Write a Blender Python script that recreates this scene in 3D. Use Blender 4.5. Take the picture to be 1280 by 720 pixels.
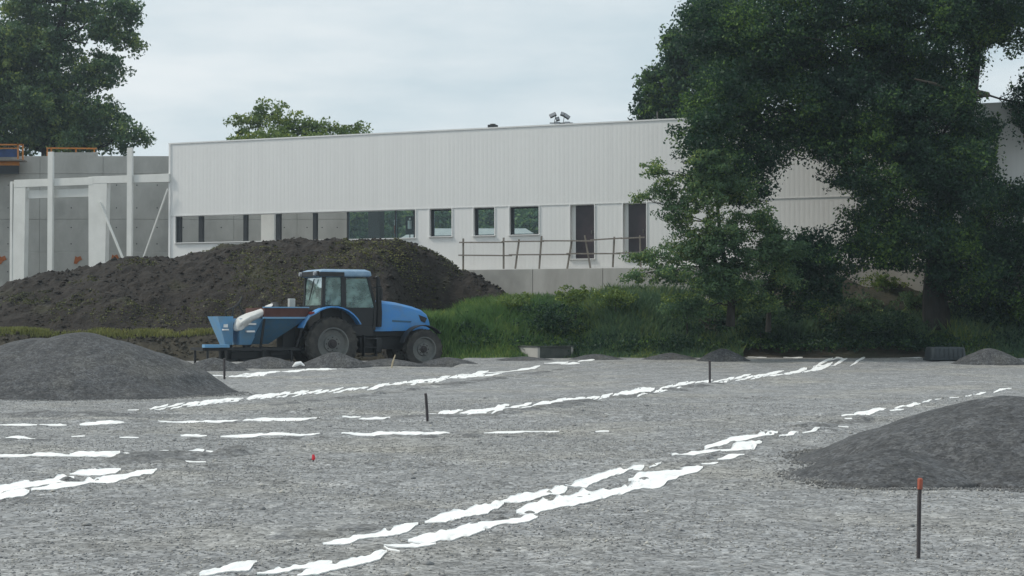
import bpy, math, random
import numpy as np
from mathutils import Vector, Matrix

for o in list(bpy.data.objects): bpy.data.objects.remove(o)
random.seed(7); rng = np.random.default_rng(7)
S = bpy.context.scene; COL = S.collection
R = math.radians
F = 2100.0; H = 1.45; HOR = 402.0      # focal length in photo pixels, eye height (m), horizon row

# ------------------------------------------------------------------ camera
cd = bpy.data.cameras.new('camera'); cam = bpy.data.objects.new('camera', cd); COL.objects.link(cam)
cd.sensor_width = 36; cd.lens = 36 * F / 1280; cd.clip_start = .1; cd.clip_end = 6000
cam.location = (0, 0, H); cam.rotation_euler = (R(90) + math.atan((HOR - 360) / F), 0, 0)
S.camera = cam
# ------------------------------------------------------------------ sky and sun
SUN_EL, SUN_AZ = R(46), R(-88)          # azimuth from +Y (straight ahead) towards +X
w = bpy.data.worlds.new('World'); S.world = w; w.use_nodes = True
nt = w.node_tree; nt.nodes.clear(); N = nt.nodes.new; L = nt.links.new
out = N('ShaderNodeOutputWorld'); bg = N('ShaderNodeBackground'); bg.inputs[1].default_value = .1
sky = N('ShaderNodeTexSky'); sky.sky_type = 'NISHITA'; sky.sun_disc = False
sky.sun_elevation = SUN_EL; sky.sun_rotation = SUN_AZ; sky.air_density = 1.0; sky.dust_density = 2.0
tc = N('ShaderNodeTexCoord'); mp = N('ShaderNodeMapping'); mp.inputs['Scale'].default_value = (1.6, 1.6, 7)
nz = N('ShaderNodeTexNoise'); nz.inputs['Scale'].default_value = 2.2; nz.inputs['Detail'].default_value = 7; nz.inputs['Roughness'].default_value = .55
cr = N('ShaderNodeValToRGB'); cr.color_ramp.elements[0].position = .36; cr.color_ramp.elements[1].position = .66
cr.color_ramp.elements[0].color = (3.9, 4.85, 5.35, 1); cr.color_ramp.elements[1].color = (6.2, 6.6, 6.75, 1)
mx = N('ShaderNodeMix'); mx.data_type = 'RGBA'; mx.inputs[0].default_value = .93
L(tc.outputs['Generated'], mp.inputs[0]); L(mp.outputs[0], nz.inputs[0]); L(nz.outputs[0], cr.inputs[0])
L(sky.outputs[0], mx.inputs[6]); L(cr.outputs[0], mx.inputs[7]); L(mx.outputs[2], bg.inputs[0]); L(bg.outputs[0], out.inputs[0])
sl = bpy.data.lights.new('sun', 'SUN'); sl.energy = 1.5; sl.angle = R(10); sl.color = (1, .94, .84)
so = bpy.data.objects.new('sun', sl); COL.objects.link(so)
sd = Vector((math.sin(SUN_AZ) * math.cos(SUN_EL), math.cos(SUN_AZ) * math.cos(SUN_EL), math.sin(SUN_EL)))
so.rotation_euler = sd.to_track_quat('Z', 'Y').to_euler(); so.location = sd * 50
S.view_settings.view_transform = 'Standard'; S.view_settings.look = 'None'
S.view_settings.exposure = .48; S.view_settings.gamma = 1
S.render.engine = 'CYCLES'; S.render.resolution_x = 1024; S.render.resolution_y = 576
S.cycles.transparent_max_bounces = 16

# ------------------------------------------------------------------ noise
def vn(x, y, seed=0):
    x = np.asarray(x, float); y = np.asarray(y, float)
    xi = np.floor(x); yi = np.floor(y); fx = x - xi; fy = y - yi
    fx = fx * fx * (3 - 2 * fx); fy = fy * fy * (3 - 2 * fy)
    def h(a, b):
        n = (a.astype(np.int64) * 374761393 + b.astype(np.int64) * 668265263 + seed * 1442695041) & 0xffffffff
        n = ((n ^ (n >> 13)) * 1274126177) & 0xffffffff
        return ((n ^ (n >> 16)) & 0xffff) / 65535.0
    a = h(xi, yi); b = h(xi + 1, yi); c = h(xi, yi + 1); d = h(xi + 1, yi + 1)
    return (a + (b - a) * fx) * (1 - fy) + (c + (d - c) * fx) * fy
def fbm(x, y, seed=0, o=4):
    t = 0; s = 0; a = 1.0
    for i in range(o):
        t = t + a * (vn(np.asarray(x) * 2 ** i + 17.3 * i, np.asarray(y) * 2 ** i - 9.1 * i, seed + i) * 2 - 1); s += a; a *= .5
    return t / s
def sst(a, b, x):
    t = np.clip((x - a) / (b - a), 0, 1); return t * t * (3 - 2 * t)

def ramp(y): return .2 * sst(50, 59, np.asarray(y, float))
def dip(x, y): return .36 * (1 - sst(-2.6, -1.5, np.asarray(x, float))) * sst(52.4, 53.6, np.asarray(y, float))
def gp(px, py):                          # a point of the flat lot seen at photo pixel (px, py)
    Y = H * F / (py - HOR)
    for _ in range(12): Y = .5 * Y + .5 * (H - float(ramp(Y))) * F / (py - HOR)
    return (px - 640) / F * Y, Y
def at(px, py, Y): return Vector(((px - 640) / F * Y, Y, H - (py - HOR) / F * Y))

# trench centre lines in metres, where the gravel is churned
TR = [(gp(230, 722), gp(990, 538)), (gp(1000, 540), gp(1262, 487)), (gp(190, 513), gp(760, 456)), (gp(530, 518), gp(1075, 455)),
      (gp(0, 612), gp(197, 587)), (gp(0, 570), gp(260, 566)), (gp(0, 532), gp(400, 525)), (gp(0, 547), gp(700, 541)), (gp(260, 472), gp(445, 459))]
def gz(x, y):
    x = np.asarray(x, float); y = np.asarray(y, float)
    z = ramp(y) - dip(x, y) + .022 * fbm(x * .5, y * .4, 3) + .012 * fbm(x * 2.3, y * 2.3, 9, 3)
    z = z + .09 * np.clip(fbm(x * .45 + 5, y * .7, 21, 5) - .28, 0, 1) ** 1.0 * (.4 + vn(x * 3, y * 3, 5))
    # wheel ruts that cross the lot
    for k, (c, m) in enumerate(((17.2, .03), (24.5, -.05), (38, .06), (43.2, .02), (13.3, -.02))):
        for off in (0, 1.9):
            dd = y - (c + m * x + off + .25 * np.sin(x * .21 + k))
            z = z - .035 * np.exp(-(dd / .2) ** 2) * sst(.3, .5, vn(x * .3, y * .3, 40 + k)) + .014 * np.exp(-((dd - .33) / .13) ** 2) * vn(x * .9, y * 2, 50 + k)
    for (a, b) in TR:
        ax, ay = a; bx, by = b; dx, dy = bx - ax, by - ay; l2 = dx * dx + dy * dy
        t = np.clip(((x - ax) * dx + (y - ay) * dy) / l2, -.04, 1.04)
        d = np.hypot(x - ax - t * dx, y - ay - t * dy)
        z = z + np.exp(-(d / .75) ** 2) * (.03 * (vn(x * 1.5, y * 1.2, 31) - .35) + .04 * np.clip(fbm(x * 3.4, y * 2.8, 33), 0, 1))
    return z
def gq(px, py):                          # the same, on the uneven surface itself
    px = np.asarray(px, float); py = np.asarray(py, float); h0 = 0.0
    for _ in range(3): Y = (H - h0) * F / (py - HOR); h0 = float(np.mean(gz((px - 640) / F * Y, Y)))
    return (px - 640) / F * Y, Y
def yedge(x): return 57.7 + .5 * sst(-3.5, -1.0, np.asarray(x, float))
def tz(x, y):                            # the natural terrain round and behind the lot
    x = np.asarray(x, float); y = np.asarray(y, float)
    d = y - yedge(x) - .35 * fbm(x * .4, y * .1, 77)
    r = sst(-3, 0, x)
    left = 1.0 * sst(0, 1.3, d) + .5 * sst(3, 14, d)
    right = 1.5 * sst(-.2, 4.5, d) + .7 * sst(4, 9, d)
    z = left * (1 - r) + right * r
    z = z + .06 * fbm(x * 1.1, y * 1.1, 71) * sst(0, .8, d)
    e0 = .2 - .36 * (1 - sst(-2.6, -1.5, x))
    z = np.where(d < 0, e0 - .6 * sst(0, .7, -d), z * (1.25 * (1 - r) + r) + e0)
    z = z - 2 * sst(85, 400, y) - 1.5 * sst(30, 300, np.abs(x))
    return z

# ------------------------------------------------------------------ mesh helpers
def mesh_np(name, V, Fq, smooth=False):
    me = bpy.data.meshes.new(name); V = np.asarray(V, np.float32); Fq = np.asarray(Fq, np.int32)
    n, k = Fq.shape
    me.vertices.add(len(V)); me.vertices.foreach_set('co', V.ravel())
    me.loops.add(n * k); me.loops.foreach_set('vertex_index', Fq.ravel())
    me.polygons.add(n); me.polygons.foreach_set('loop_start', np.arange(n, dtype=np.int32) * k)
    me.update(calc_edges=True)
    if smooth: me.polygons.foreach_set('use_smooth', np.ones(n, bool))
    return me
def link(name, me, mat=None, parent=None):
    o = bpy.data.objects.new(name, me); COL.objects.link(o)
    if mat and not me.materials: me.materials.append(mat)
    if parent: o.parent = parent
    return o
def tag(o, label=None, cat=None, group=None, kind=None):
    if label: o['label'] = label
    if cat: o['category'] = cat
    if group: o['group'] = group
    if kind: o['kind'] = kind
    return o
def empty(name, loc=(0, 0, 0), rz=0):
    o = bpy.data.objects.new(name, None); COL.objects.link(o); o.location = loc; o.rotation_euler = (0, 0, rz); o.empty_display_size = .3
    return o
def grid_faces(nr, nc, base=0):
    i = np.arange(nr - 1)[:, None] * nc + np.arange(nc - 1)[None, :]
    return (np.stack([i, i + 1, i + nc + 1, i + nc], -1).reshape(-1, 4) + base)
class MB:
    def __init__(s): s.v = []; s.f = []
    def add(s, vs, fs):
        b = len(s.v); s.v += [tuple(p) for p in vs]; s.f += [tuple(i + b for i in f) for f in fs]; return s
    def box(s, x0, x1, y0, y1, z0, z1):
        return s.add([(x0,y0,z0),(x1,y0,z0),(x1,y1,z0),(x0,y1,z0),(x0,y0,z1),(x1,y0,z1),(x1,y1,z1),(x0,y1,z1)],
                     [(0,3,2,1),(4,5,6,7),(0,1,5,4),(1,2,6,5),(2,3,7,6),(3,0,4,7)])
    def bar(s, a, b, w, h=None, up=(0,0,1)):
        a = Vector(a); b = Vector(b); h = h or w; d = (b - a).normalized(); u = Vector(up)
        if abs(d.dot(u)) > .95: u = Vector((0,1,0))
        sx = d.cross(u).normalized() * w / 2; sy = sx.cross(d).normalized() * h / 2
        return s.add([a-sx-sy,a+sx-sy,a+sx+sy,a-sx+sy,b-sx-sy,b+sx-sy,b+sx+sy,b-sx+sy],
                     [(0,3,2,1),(4,5,6,7),(0,1,5,4),(1,2,6,5),(2,3,7,6),(3,0,4,7)])
    def tube(s, pts, rad, n=8, cap=True):
        pts = [Vector(p) for p in pts]; rs = rad if isinstance(rad, (list, tuple)) else [rad] * len(pts)
        b = len(s.v); prev = None
        for i, p in enumerate(pts):
            d = (pts[min(i+1, len(pts)-1)] - pts[max(i-1, 0)]).normalized()
            if prev is None:
                u = Vector((0,0,1)) if abs(d.z) < .9 else Vector((1,0,0)); sx = d.cross(u).normalized()
            else: sx = (prev - d * prev.dot(d)).normalized()
            prev = sx; sy = d.cross(sx)
            for k in range(n):
                a = 2 * math.pi * k / n; s.v.append(tuple(p + (sx * math.cos(a) + sy * math.sin(a)) * rs[i]))
        for i in range(len(pts) - 1):
            for k in range(n):
                q = b + i * n; s.f.append((q + k, q + (k+1) % n, q + n + (k+1) % n, q + n + k))
        if cap: s.f.append(tuple(b + k for k in reversed(range(n)))); s.f.append(tuple(b + (len(pts)-1)*n + k for k in range(n)))
        return s
    def prism(s, poly, y0, y1):             # polygon in x,z extruded along y
        n = len(poly); vs = [(x, y0, z) for x, z in poly] + [(x, y1, z) for x, z in poly]
        fs = [tuple(range(n)), tuple(reversed(range(n, 2*n)))] + [(i, n+i, n+(i+1) % n, (i+1) % n) for i in range(n)]
        return s.add(vs, fs)
    def lathe(s, prof, n=32, c=(0,0,0)):     # profile (radius, y) spun round the y axis
        b = len(s.v)
        for (r, y) in prof:
            for k in range(n):
                a = 2*math.pi*k/n; s.v.append((c[0] + r*math.cos(a), c[1] + y, c[2] + r*math.sin(a)))
        for i in range(len(prof)-1):
            for k in range(n):
                q = b + i*n; s.f.append((q+k, q+(k+1) % n, q+n+(k+1) % n, q+n+k))
        return s
    def build(s, name, mat, parent=None, bevel=0, smooth=False, loc=None):
        me = bpy.data.meshes.new(name); me.from_pydata(s.v, [], s.f); me.update()
        if bevel or smooth:
            import bmesh
            bm = bmesh.new(); bm.from_mesh(me); bmesh.ops.recalc_face_normals(bm, faces=bm.faces)
            if bevel:
                ed = [e for e in bm.edges if len(e.link_faces) == 2 and e.calc_face_angle(0) > .5]
                try: bmesh.ops.bevel(bm, geom=ed, offset=bevel, segments=2, affect='EDGES', profile=.6, clamp_overlap=True)
                except Exception: pass
            bm.to_mesh(me); bm.free()
        if smooth:
            for p in me.polygons: p.use_smooth = True
            me.set_sharp_from_angle(angle=R(35))
        o = link(name, me, mat, parent)
        if loc: o.location = loc
        return o

# ------------------------------------------------------------------ materials
def mat(name, col, rough=.8, col2=None, scale=4, stretch=(1,1,1), detail=5, bump=0, bscale=None, metal=0, lo=.35, hi=.65, spec=.5, third=None):
    m = bpy.data.materials.new(name); m.use_nodes = True; t = m.node_tree; b = t.nodes['Principled BSDF']
    b.inputs['Base Color'].default_value = (*col, 1); b.inputs['Roughness'].default_value = rough; b.inputs['Metallic'].default_value = metal
    b.inputs['Specular IOR Level'].default_value = spec
    tc = t.nodes.new('ShaderNodeTexCoord'); mp = t.nodes.new('ShaderNodeMapping'); mp.inputs['Scale'].default_value = stretch
    t.links.new(tc.outputs['Object'], mp.inputs[0])
    if col2:
        n = t.nodes.new('ShaderNodeTexNoise'); n.inputs['Scale'].default_value = scale; n.inputs['Detail'].default_value = detail; n.inputs['Roughness'].default_value = .65
        r = t.nodes.new('ShaderNodeValToRGB'); r.color_ramp.elements[0].position = lo; r.color_ramp.elements[1].position = hi
        r.color_ramp.elements[0].color = (*col, 1); r.color_ramp.elements[1].color = (*col2, 1)
        t.links.new(mp.outputs[0], n.inputs[0]); t.links.new(n.outputs[0], r.inputs[0]); cur = r.outputs[0]
        if third:                            # (colour, scale, lo, hi): patches laid over the rest
            n3 = t.nodes.new('ShaderNodeTexNoise'); n3.inputs['Scale'].default_value = third[1]; n3.inputs['Detail'].default_value = 6
            r3 = t.nodes.new('ShaderNodeMapRange'); r3.inputs[1].default_value = third[2]; r3.inputs[2].default_value = third[3]
            x = t.nodes.new('ShaderNodeMix'); x.data_type = 'RGBA'; x.inputs[7].default_value = (*third[0], 1)
            t.links.new(tc.outputs['Object'], n3.inputs[0]); t.links.new(n3.outputs[0], r3.inputs[0]); t.links.new(r3.outputs[0], x.inputs[0]); t.links.new(cur, x.inputs[6]); cur = x.outputs[2]
        t.links.new(cur, b.inputs['Base Color'])
    if bump:
        n2 = t.nodes.new('ShaderNodeTexNoise'); n2.inputs['Scale'].default_value = bscale or scale * 3; n2.inputs['Detail'].default_value = 6
        bp = t.nodes.new('ShaderNodeBump'); bp.inputs['Strength'].default_value = 1; bp.inputs['Distance'].default_value = bump
        t.links.new(mp.outputs[0], n2.inputs[0]); t.links.new(n2.outputs[0], bp.inputs['Height']); t.links.new(bp.outputs[0], b.inputs['Normal'])
    return m
def leafmat(name, a, b, c, trans=.35):
    m = bpy.data.materials.new(name); m.use_nodes = True; t = m.node_tree; t.nodes.clear()
    g = t.nodes.new('ShaderNodeNewGeometry'); r = t.nodes.new('ShaderNodeValToRGB'); r.color_ramp.elements[0].color = (*a, 1); r.color_ramp.elements[1].color = (*c, 1)
    e = r.color_ramp.elements.new(.6); e.color = (*b, 1)
    n = t.nodes.new('ShaderNodeTexNoise'); n.inputs['Scale'].default_value = .55; n.inputs['Detail'].default_value = 3; tc = t.nodes.new('ShaderNodeTexCoord')
    ad = t.nodes.new('ShaderNodeMath'); ad.operation = 'MULTIPLY_ADD'; ad.inputs[1].default_value = .6
    mm = t.nodes.new('ShaderNodeMath'); mm.operation = 'MULTIPLY_ADD'; mm.inputs[1].default_value = 1.6; mm.inputs[2].default_value = -.6
    t.links.new(tc.outputs['Object'], n.inputs[0]); t.links.new(n.outputs[0], mm.inputs[0]); t.links.new(g.outputs['Random Per Island'], ad.inputs[0]); t.links.new(mm.outputs[0], ad.inputs[2]); t.links.new(ad.outputs[0], r.inputs[0])
    d = t.nodes.new('ShaderNodeBsdfPrincipled'); d.inputs['Roughness'].default_value = .55; d.inputs['Specular IOR Level'].default_value = .3
    tr = t.nodes.new('ShaderNodeBsdfTranslucent'); x = t.nodes.new('ShaderNodeMixShader'); x.inputs[0].default_value = trans; o = t.nodes.new('ShaderNodeOutputMaterial')
    hs = t.nodes.new('ShaderNodeHueSaturation'); hs.inputs['Value'].default_value = 1.5; hs.inputs['Hue'].default_value = .485
    t.links.new(r.outputs[0], d.inputs[0]); t.links.new(r.outputs[0], hs.inputs['Color']); t.links.new(hs.outputs[0], tr.inputs[0])
    t.links.new(d.outputs[0], x.inputs[1]); t.links.new(tr.outputs[0], x.inputs[2]); t.links.new(x.outputs[0], o.inputs[0])
    return m
M = {}
def gravelmat(name, a, b, patch, ps, pl, ph, cell=40, big=.9, vr=(.82, 1.17)):
    m = mat(name, a, .95, b, 9, (1,1,1), 9, .006, 34, lo=.30, hi=.70, third=(patch, ps, pl, ph)); t = m.node_tree; p = t.nodes['Principled BSDF']
    cur = p.inputs['Base Color'].links[0].from_socket; tc = [n for n in t.nodes if n.type == 'TEX_COORD'][0]
    for sc, lo_, hi_ in ((cell, .55, 1.5), (cell * .37, .75, 1.28), (cell * .11, .84, 1.16)):
        v = t.nodes.new('ShaderNodeTexVoronoi'); v.inputs['Scale'].default_value = sc; sp = t.nodes.new('ShaderNodeSeparateColor'); mr = t.nodes.new('ShaderNodeMapRange')
        mr.inputs[3].default_value = lo_; mr.inputs[4].default_value = hi_
        x = t.nodes.new('ShaderNodeMix'); x.data_type = 'RGBA'; x.blend_type = 'MULTIPLY'; x.inputs[0].default_value = 1
        t.links.new(tc.outputs['Object'], v.inputs[0]); t.links.new(v.outputs['Color'], sp.inputs[0]); t.links.new(sp.outputs[0], mr.inputs[0]); t.links.new(cur, x.inputs[6]); t.links.new(mr.outputs[0], x.inputs[7]); cur = x.outputs[2]
    n = t.nodes.new('ShaderNodeTexNoise'); n.inputs['Scale'].default_value = big; n.inputs['Detail'].default_value = 9; n.inputs['Roughness'].default_value = .7
    mr = t.nodes.new('ShaderNodeMapRange'); mr.inputs[1].default_value = .3; mr.inputs[2].default_value = .7; mr.inputs[3].default_value = vr[0]; mr.inputs[4].default_value = vr[1]
    x = t.nodes.new('ShaderNodeMix'); x.data_type = 'RGBA'; x.blend_type = 'MULTIPLY'; x.inputs[0].default_value = 1
    t.links.new(tc.outputs['Object'], n.inputs[0]); t.links.new(n.outputs[0], mr.inputs[0]); t.links.new(cur, x.inputs[6]); t.links.new(mr.outputs[0], x.inputs[7]); t.links.new(x.outputs[2], p.inputs['Base Color'])
    return m
M['gravel'] = gravelmat('gravel', (.20,.207,.216), (.27,.267,.26), (.288,.275,.245), .35, .48, .78)
M['pile'] = gravelmat('crushed_stone', (.05,.053,.059), (.085,.085,.085), (.11,.107,.098), .8, .55, .8, big=1.3, vr=(.86, 1.13))
M['churn'] = gravelmat('churned_gravel', (.115,.12,.128), (.18,.178,.172), (.2,.195,.18), 1.2, .5, .8)
M['soil'] = mat('soil', (.013,.010,.008), .95, (.033,.026,.020), 3, (1,1,1), 8, .08, 9, third=((.06,.06,.028), .5, .6, .8))
M['bank'] = mat('bank_soil', (.03,.026,.02), .95, (.075,.065,.045), 2, (1,1,1), 8, .06, 7, third=((.035,.045,.02), .4, .55, .75))
M['fabric'] = mat('white_fabric', (.93,.93,.92), .9, (.74,.73,.70), 5, bump=.02, bscale=9, lo=.5, hi=.8)
M['clad'] = mat('white_cladding', (.86,.85,.83), .6, (.79,.78,.765), 1.2, (1.5,1.5,.12), lo=.3, hi=.85)
M['trim'] = mat('white_trim', (.83,.825,.81), .6)
M['steel'] = mat('white_painted_steel', (.78,.78,.75), .5, (.7,.7,.67), 1.2)
M['conc'] = mat('concrete', (.37,.36,.335), .9, (.48,.47,.44), .9, (1,1,.5), 7, .01, 9, third=((.26,.257,.24), .5, .55, .8))
M['conc2'] = mat('foundation_concrete', (.38,.365,.34), .9, (.50,.485,.455), 1.1, (1,1,.25), 7, .01, 9)
M['concdark'] = mat('dark_shade_concrete', (.05,.06,.055), .9, (.09,.1,.09), 3)  # darker concrete: paints the unlit side's shade into the chamber front wall
M['rust'] = mat('rust_orange_stain', (.38,.12,.04), .9)
M['orange'] = mat('orange_paint', (.55,.2,.03), .6, (.45,.17,.04), 3)
M['blueform'] = mat('blue_formwork', (.03,.08,.24), .6, (.025,.05,.13), 2)
M['dark'] = mat('dark_frame', (.025,.03,.035), .6)
M['door'] = mat('dark_brown_door', (.03,.025,.03), .35, (.05,.036,.042), 2)
M['timber'] = mat('weathered_timber', (.19,.165,.14), .9, (.28,.25,.22), 3, (6,6,1))
M['stake'] = mat('dark_stake', (.045,.04,.045), .85, (.08,.07,.07), 6)
M['redtip'] = mat('orange_red_paint', (.50,.12,.07), .8, (.28,.09,.06), 20)
M['blue'] = mat('tractor_blue', (.05,.25,.62), .42, (.08,.27,.56), 3, third=((.14,.22,.32), 1.6, .5, .8))
M['blueimp'] = mat('dusty_blue', (.13,.34,.58), .65, (.19,.33,.47), 3, detail=7)
M['bluedark'] = mat('dirty_dark_blue', (.045,.14,.25), .7, (.07,.14,.20), 4)
M['roofblue'] = mat('pale_blue_roof', (.28,.40,.52), .5, (.18,.30,.44), 5)
M['black'] = mat('black_plastic', (.018,.02,.022), .6)
M['rubber'] = mat('dusty_rubber', (.028,.028,.028), .9, (.075,.07,.062), 3)
M['rim'] = mat('dusty_grey_rim', (.11,.12,.12), .7, (.19,.19,.175), 3)
M['hub'] = mat('dark_hub', (.045,.04,.04), .7)
M['metal'] = mat('dull_metal', (.16,.16,.155), .5, (.1,.09,.08), 5, metal=.5)
M['brown'] = mat('rusty_brown_board', (.075,.03,.025), .85, (.11,.05,.04), 4)
M['sack'] = mat('white_sack', (.55,.55,.53), .85, (.68,.68,.66), 5, bump=.02, bscale=8)
M['tub'] = mat('dark_plastic_tub', (.022,.032,.04), .6, (.035,.045,.05), 3)
M['bark'] = mat('bark', (.018,.017,.014), .95, (.042,.038,.032), 3, (4,4,.7), bump=.04, bscale=5)
M['paleb'] = mat('pale_bark', (.07,.06,.045), .95, (.1,.085,.065), 3)
M['render'] = mat('house_render', (.5,.47,.42), .9, (.56,.53,.48), 1)
M['tiles'] = mat('grey_roof', (.33,.33,.34), .9, (.42,.41,.4), 2)
def stonemat():
    m = mat('stone', (.2,.2,.2), .95); t = m.node_tree; g = t.nodes.new('ShaderNodeNewGeometry'); c = t.nodes.new('ShaderNodeValToRGB'); c.color_ramp.elements[0].color = (.15,.155,.165,1); c.color_ramp.elements[1].color = (.52,.50,.45,1)
    e = c.color_ramp.elements.new(.45); e.color = (.25,.25,.25,1); e = c.color_ramp.elements.new(.8); e.color = (.34,.33,.31,1)
    t.links.new(g.outputs['Random Per Island'], c.inputs[0]); t.links.new(c.outputs[0], t.nodes['Principled BSDF'].inputs['Base Color']); return m
M['stone'] = stonemat()
M['lampglass'] = mat('lamp_lens', (.3,.31,.33), .3)
M['leaf_dark'] = leafmat('leaves_dark', (.012,.034,.026), (.028,.07,.036), (.13,.23,.045))  # lighter ramp end paints sunlit clumps into the leaf colour
M['leaf_mid'] = leafmat('leaves_mid', (.05,.10,.062), (.09,.165,.07), (.27,.34,.09))
M['leaf_light'] = leafmat('leaves_light', (.06,.11,.04), (.13,.2,.05), (.30,.36,.07))
M['grass'] = leafmat('grass_blades', (.06,.14,.05), (.12,.23,.075), (.28,.36,.10), .3)
M['grassdark'] = leafmat('dark_grass_blades', (.065,.125,.085), (.11,.19,.10), (.26,.32,.09), .3)
M['weed'] = leafmat('weeds', (.045,.055,.025), (.115,.125,.045), (.23,.23,.08), .2)
M['drygrass'] = leafmat('dry_grass', (.14,.16,.055), (.22,.24,.08), (.32,.32,.13), .3)
def glassmat(name='window_glass', film=0):
    m = bpy.data.materials.new(name); m.use_nodes = True; t = m.node_tree; t.nodes.clear()
    g = t.nodes.new('ShaderNodeBsdfGlossy'); g.inputs['Roughness'].default_value = .03; g.inputs[0].default_value = (.8,.85,.88,1)
    tr = t.nodes.new('ShaderNodeBsdfTransparent'); tr.inputs[0].default_value = (.86,.94,.94,1)
    fr = t.nodes.new('ShaderNodeFresnel'); fr.inputs[0].default_value = 1.35
    x = t.nodes.new('ShaderNodeMixShader'); o = t.nodes.new('ShaderNodeOutputMaterial')
    t.links.new(fr.outputs[0], x.inputs[0]); t.links.new(tr.outputs[0], x.inputs[1]); t.links.new(g.outputs[0], x.inputs[2]); t.links.new(x.outputs[0], o.inputs[0])
    if film:
        d = t.nodes.new('ShaderNodeBsdfDiffuse'); d.inputs[0].default_value = (.33,.48,.45,1); y = t.nodes.new('ShaderNodeMixShader')  # pale green diffuse film paints glass reflections in, along with some dust
        n = t.nodes.new('ShaderNodeTexNoise'); n.inputs['Scale'].default_value = 2.5; mr = t.nodes.new('ShaderNodeMapRange'); mr.inputs[1].default_value = .35; mr.inputs[2].default_value = .65; mr.inputs[3].default_value = film * .45; mr.inputs[4].default_value = film * 1.3
        t.links.new(n.outputs[0], mr.inputs[0]); t.links.new(mr.outputs[0], y.inputs[0]); t.links.new(x.outputs[0], y.inputs[1]); t.links.new(d.outputs[0], y.inputs[2]); t.links.new(y.outputs[0], o.inputs[0])
    return m
M['glass'] = glassmat(); M['cabglass'] = glassmat('dusty_sheen_cab_glass', .5)

# ================================================================== GROUND
ys = np.geomspace(7.2, 62, 620); ss = np.linspace(-.345, .345, 520)
YY, SS = np.meshgrid(ys, ss, indexing='ij'); XX = SS * YY
V = np.stack([XX, YY, gz(XX, YY)], -1).reshape(-1, 3)
cx = np.linspace(-90, 90, 61); cy = np.linspace(-60, 62, 42)
CX, CY = np.meshgrid(cx, cy); V2 = np.stack([CX, CY, ramp(CY) - .09], -1).reshape(-1, 3)
me = mesh_np('gravel_lot', np.vstack([V, V2]), np.vstack([grid_faces(len(ys), len(ss)), grid_faces(len(cy), len(cx), len(V))]), True)
tag(link('gravel_ground', me, M['gravel']), 'wide grey crushed gravel lot crossed by trenches', kind='structure')

ax = np.concatenate([-np.geomspace(3500, 42, 26), np.linspace(-41, 41, 240), np.geomspace(42, 3500, 26)])
ay = np.concatenate([np.linspace(-1500, 40, 20), np.linspace(42, 90, 170), np.geomspace(92, 4500, 34)])
AX, AY = np.meshgrid(ax, ay)
me = mesh_np('ground', np.stack([AX, AY, tz(AX, AY)], -1).reshape(-1, 3), grid_faces(len(ay), len(ax)), True)
tag(link('ground', me, M['bank']), 'brown and green earth bank and land behind the gravel lot', kind='structure')

# loose stones on the lot
def stones(name, xs, ys_, zs, sz, mt, parent=None, label=None):
    n = len(xs); base = np.array([(1,0,0),(-1,0,0),(0,1,0),(0,-1,0),(0,0,1),(0,0,-1)], float)
    fc = np.array([(0,2,4),(2,1,4),(1,3,4),(3,0,4),(2,0,5),(1,2,5),(3,1,5),(0,3,5)])
    P = base[None] * rng.uniform(.55, 1.3, (n, 6, 1)) * sz[:, None, None] * np.stack([rng.uniform(.7,1.4,n), rng.uniform(.7,1.4,n), rng.uniform(.5,.9,n)], -1)[:, None, :]
    a = rng.uniform(0, 6.28, n); c, s_ = np.cos(a)[:, None], np.sin(a)[:, None]
    X = P[..., 0] * c - P[..., 1] * s_; Yv = P[..., 0] * s_ + P[..., 1] * c
    P = np.stack([X + xs[:, None], Yv + ys_[:, None], P[..., 2] + zs[:, None]], -1).reshape(-1, 3)
    Fc = (fc[None] + (np.arange(n) * 6)[:, None, None]).reshape(-1, 3)
    o = link(name, mesh_np(name, P, Fc), mt, parent)
    return tag(o, label, kind='stuff')
n = 120000; yy = 8 + 24 * rng.random(n) ** .8; xx = rng.uniform(-.33, .33, n) * yy
keep = rng.random(n) < .35 + .65 * (fbm(xx * .7, yy * .7, 61) > -.05); xx = xx[keep]; yy = yy[keep]
sz = .004 + .009 * rng.random(len(xx)) ** 2.2 + (rng.random(len(xx)) > .9985) * .025
stones('loose_stones', xx, yy, gz(xx, yy) + sz * .2, sz, M['stone'], label='loose grey stones scattered over the gravel lot')

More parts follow.
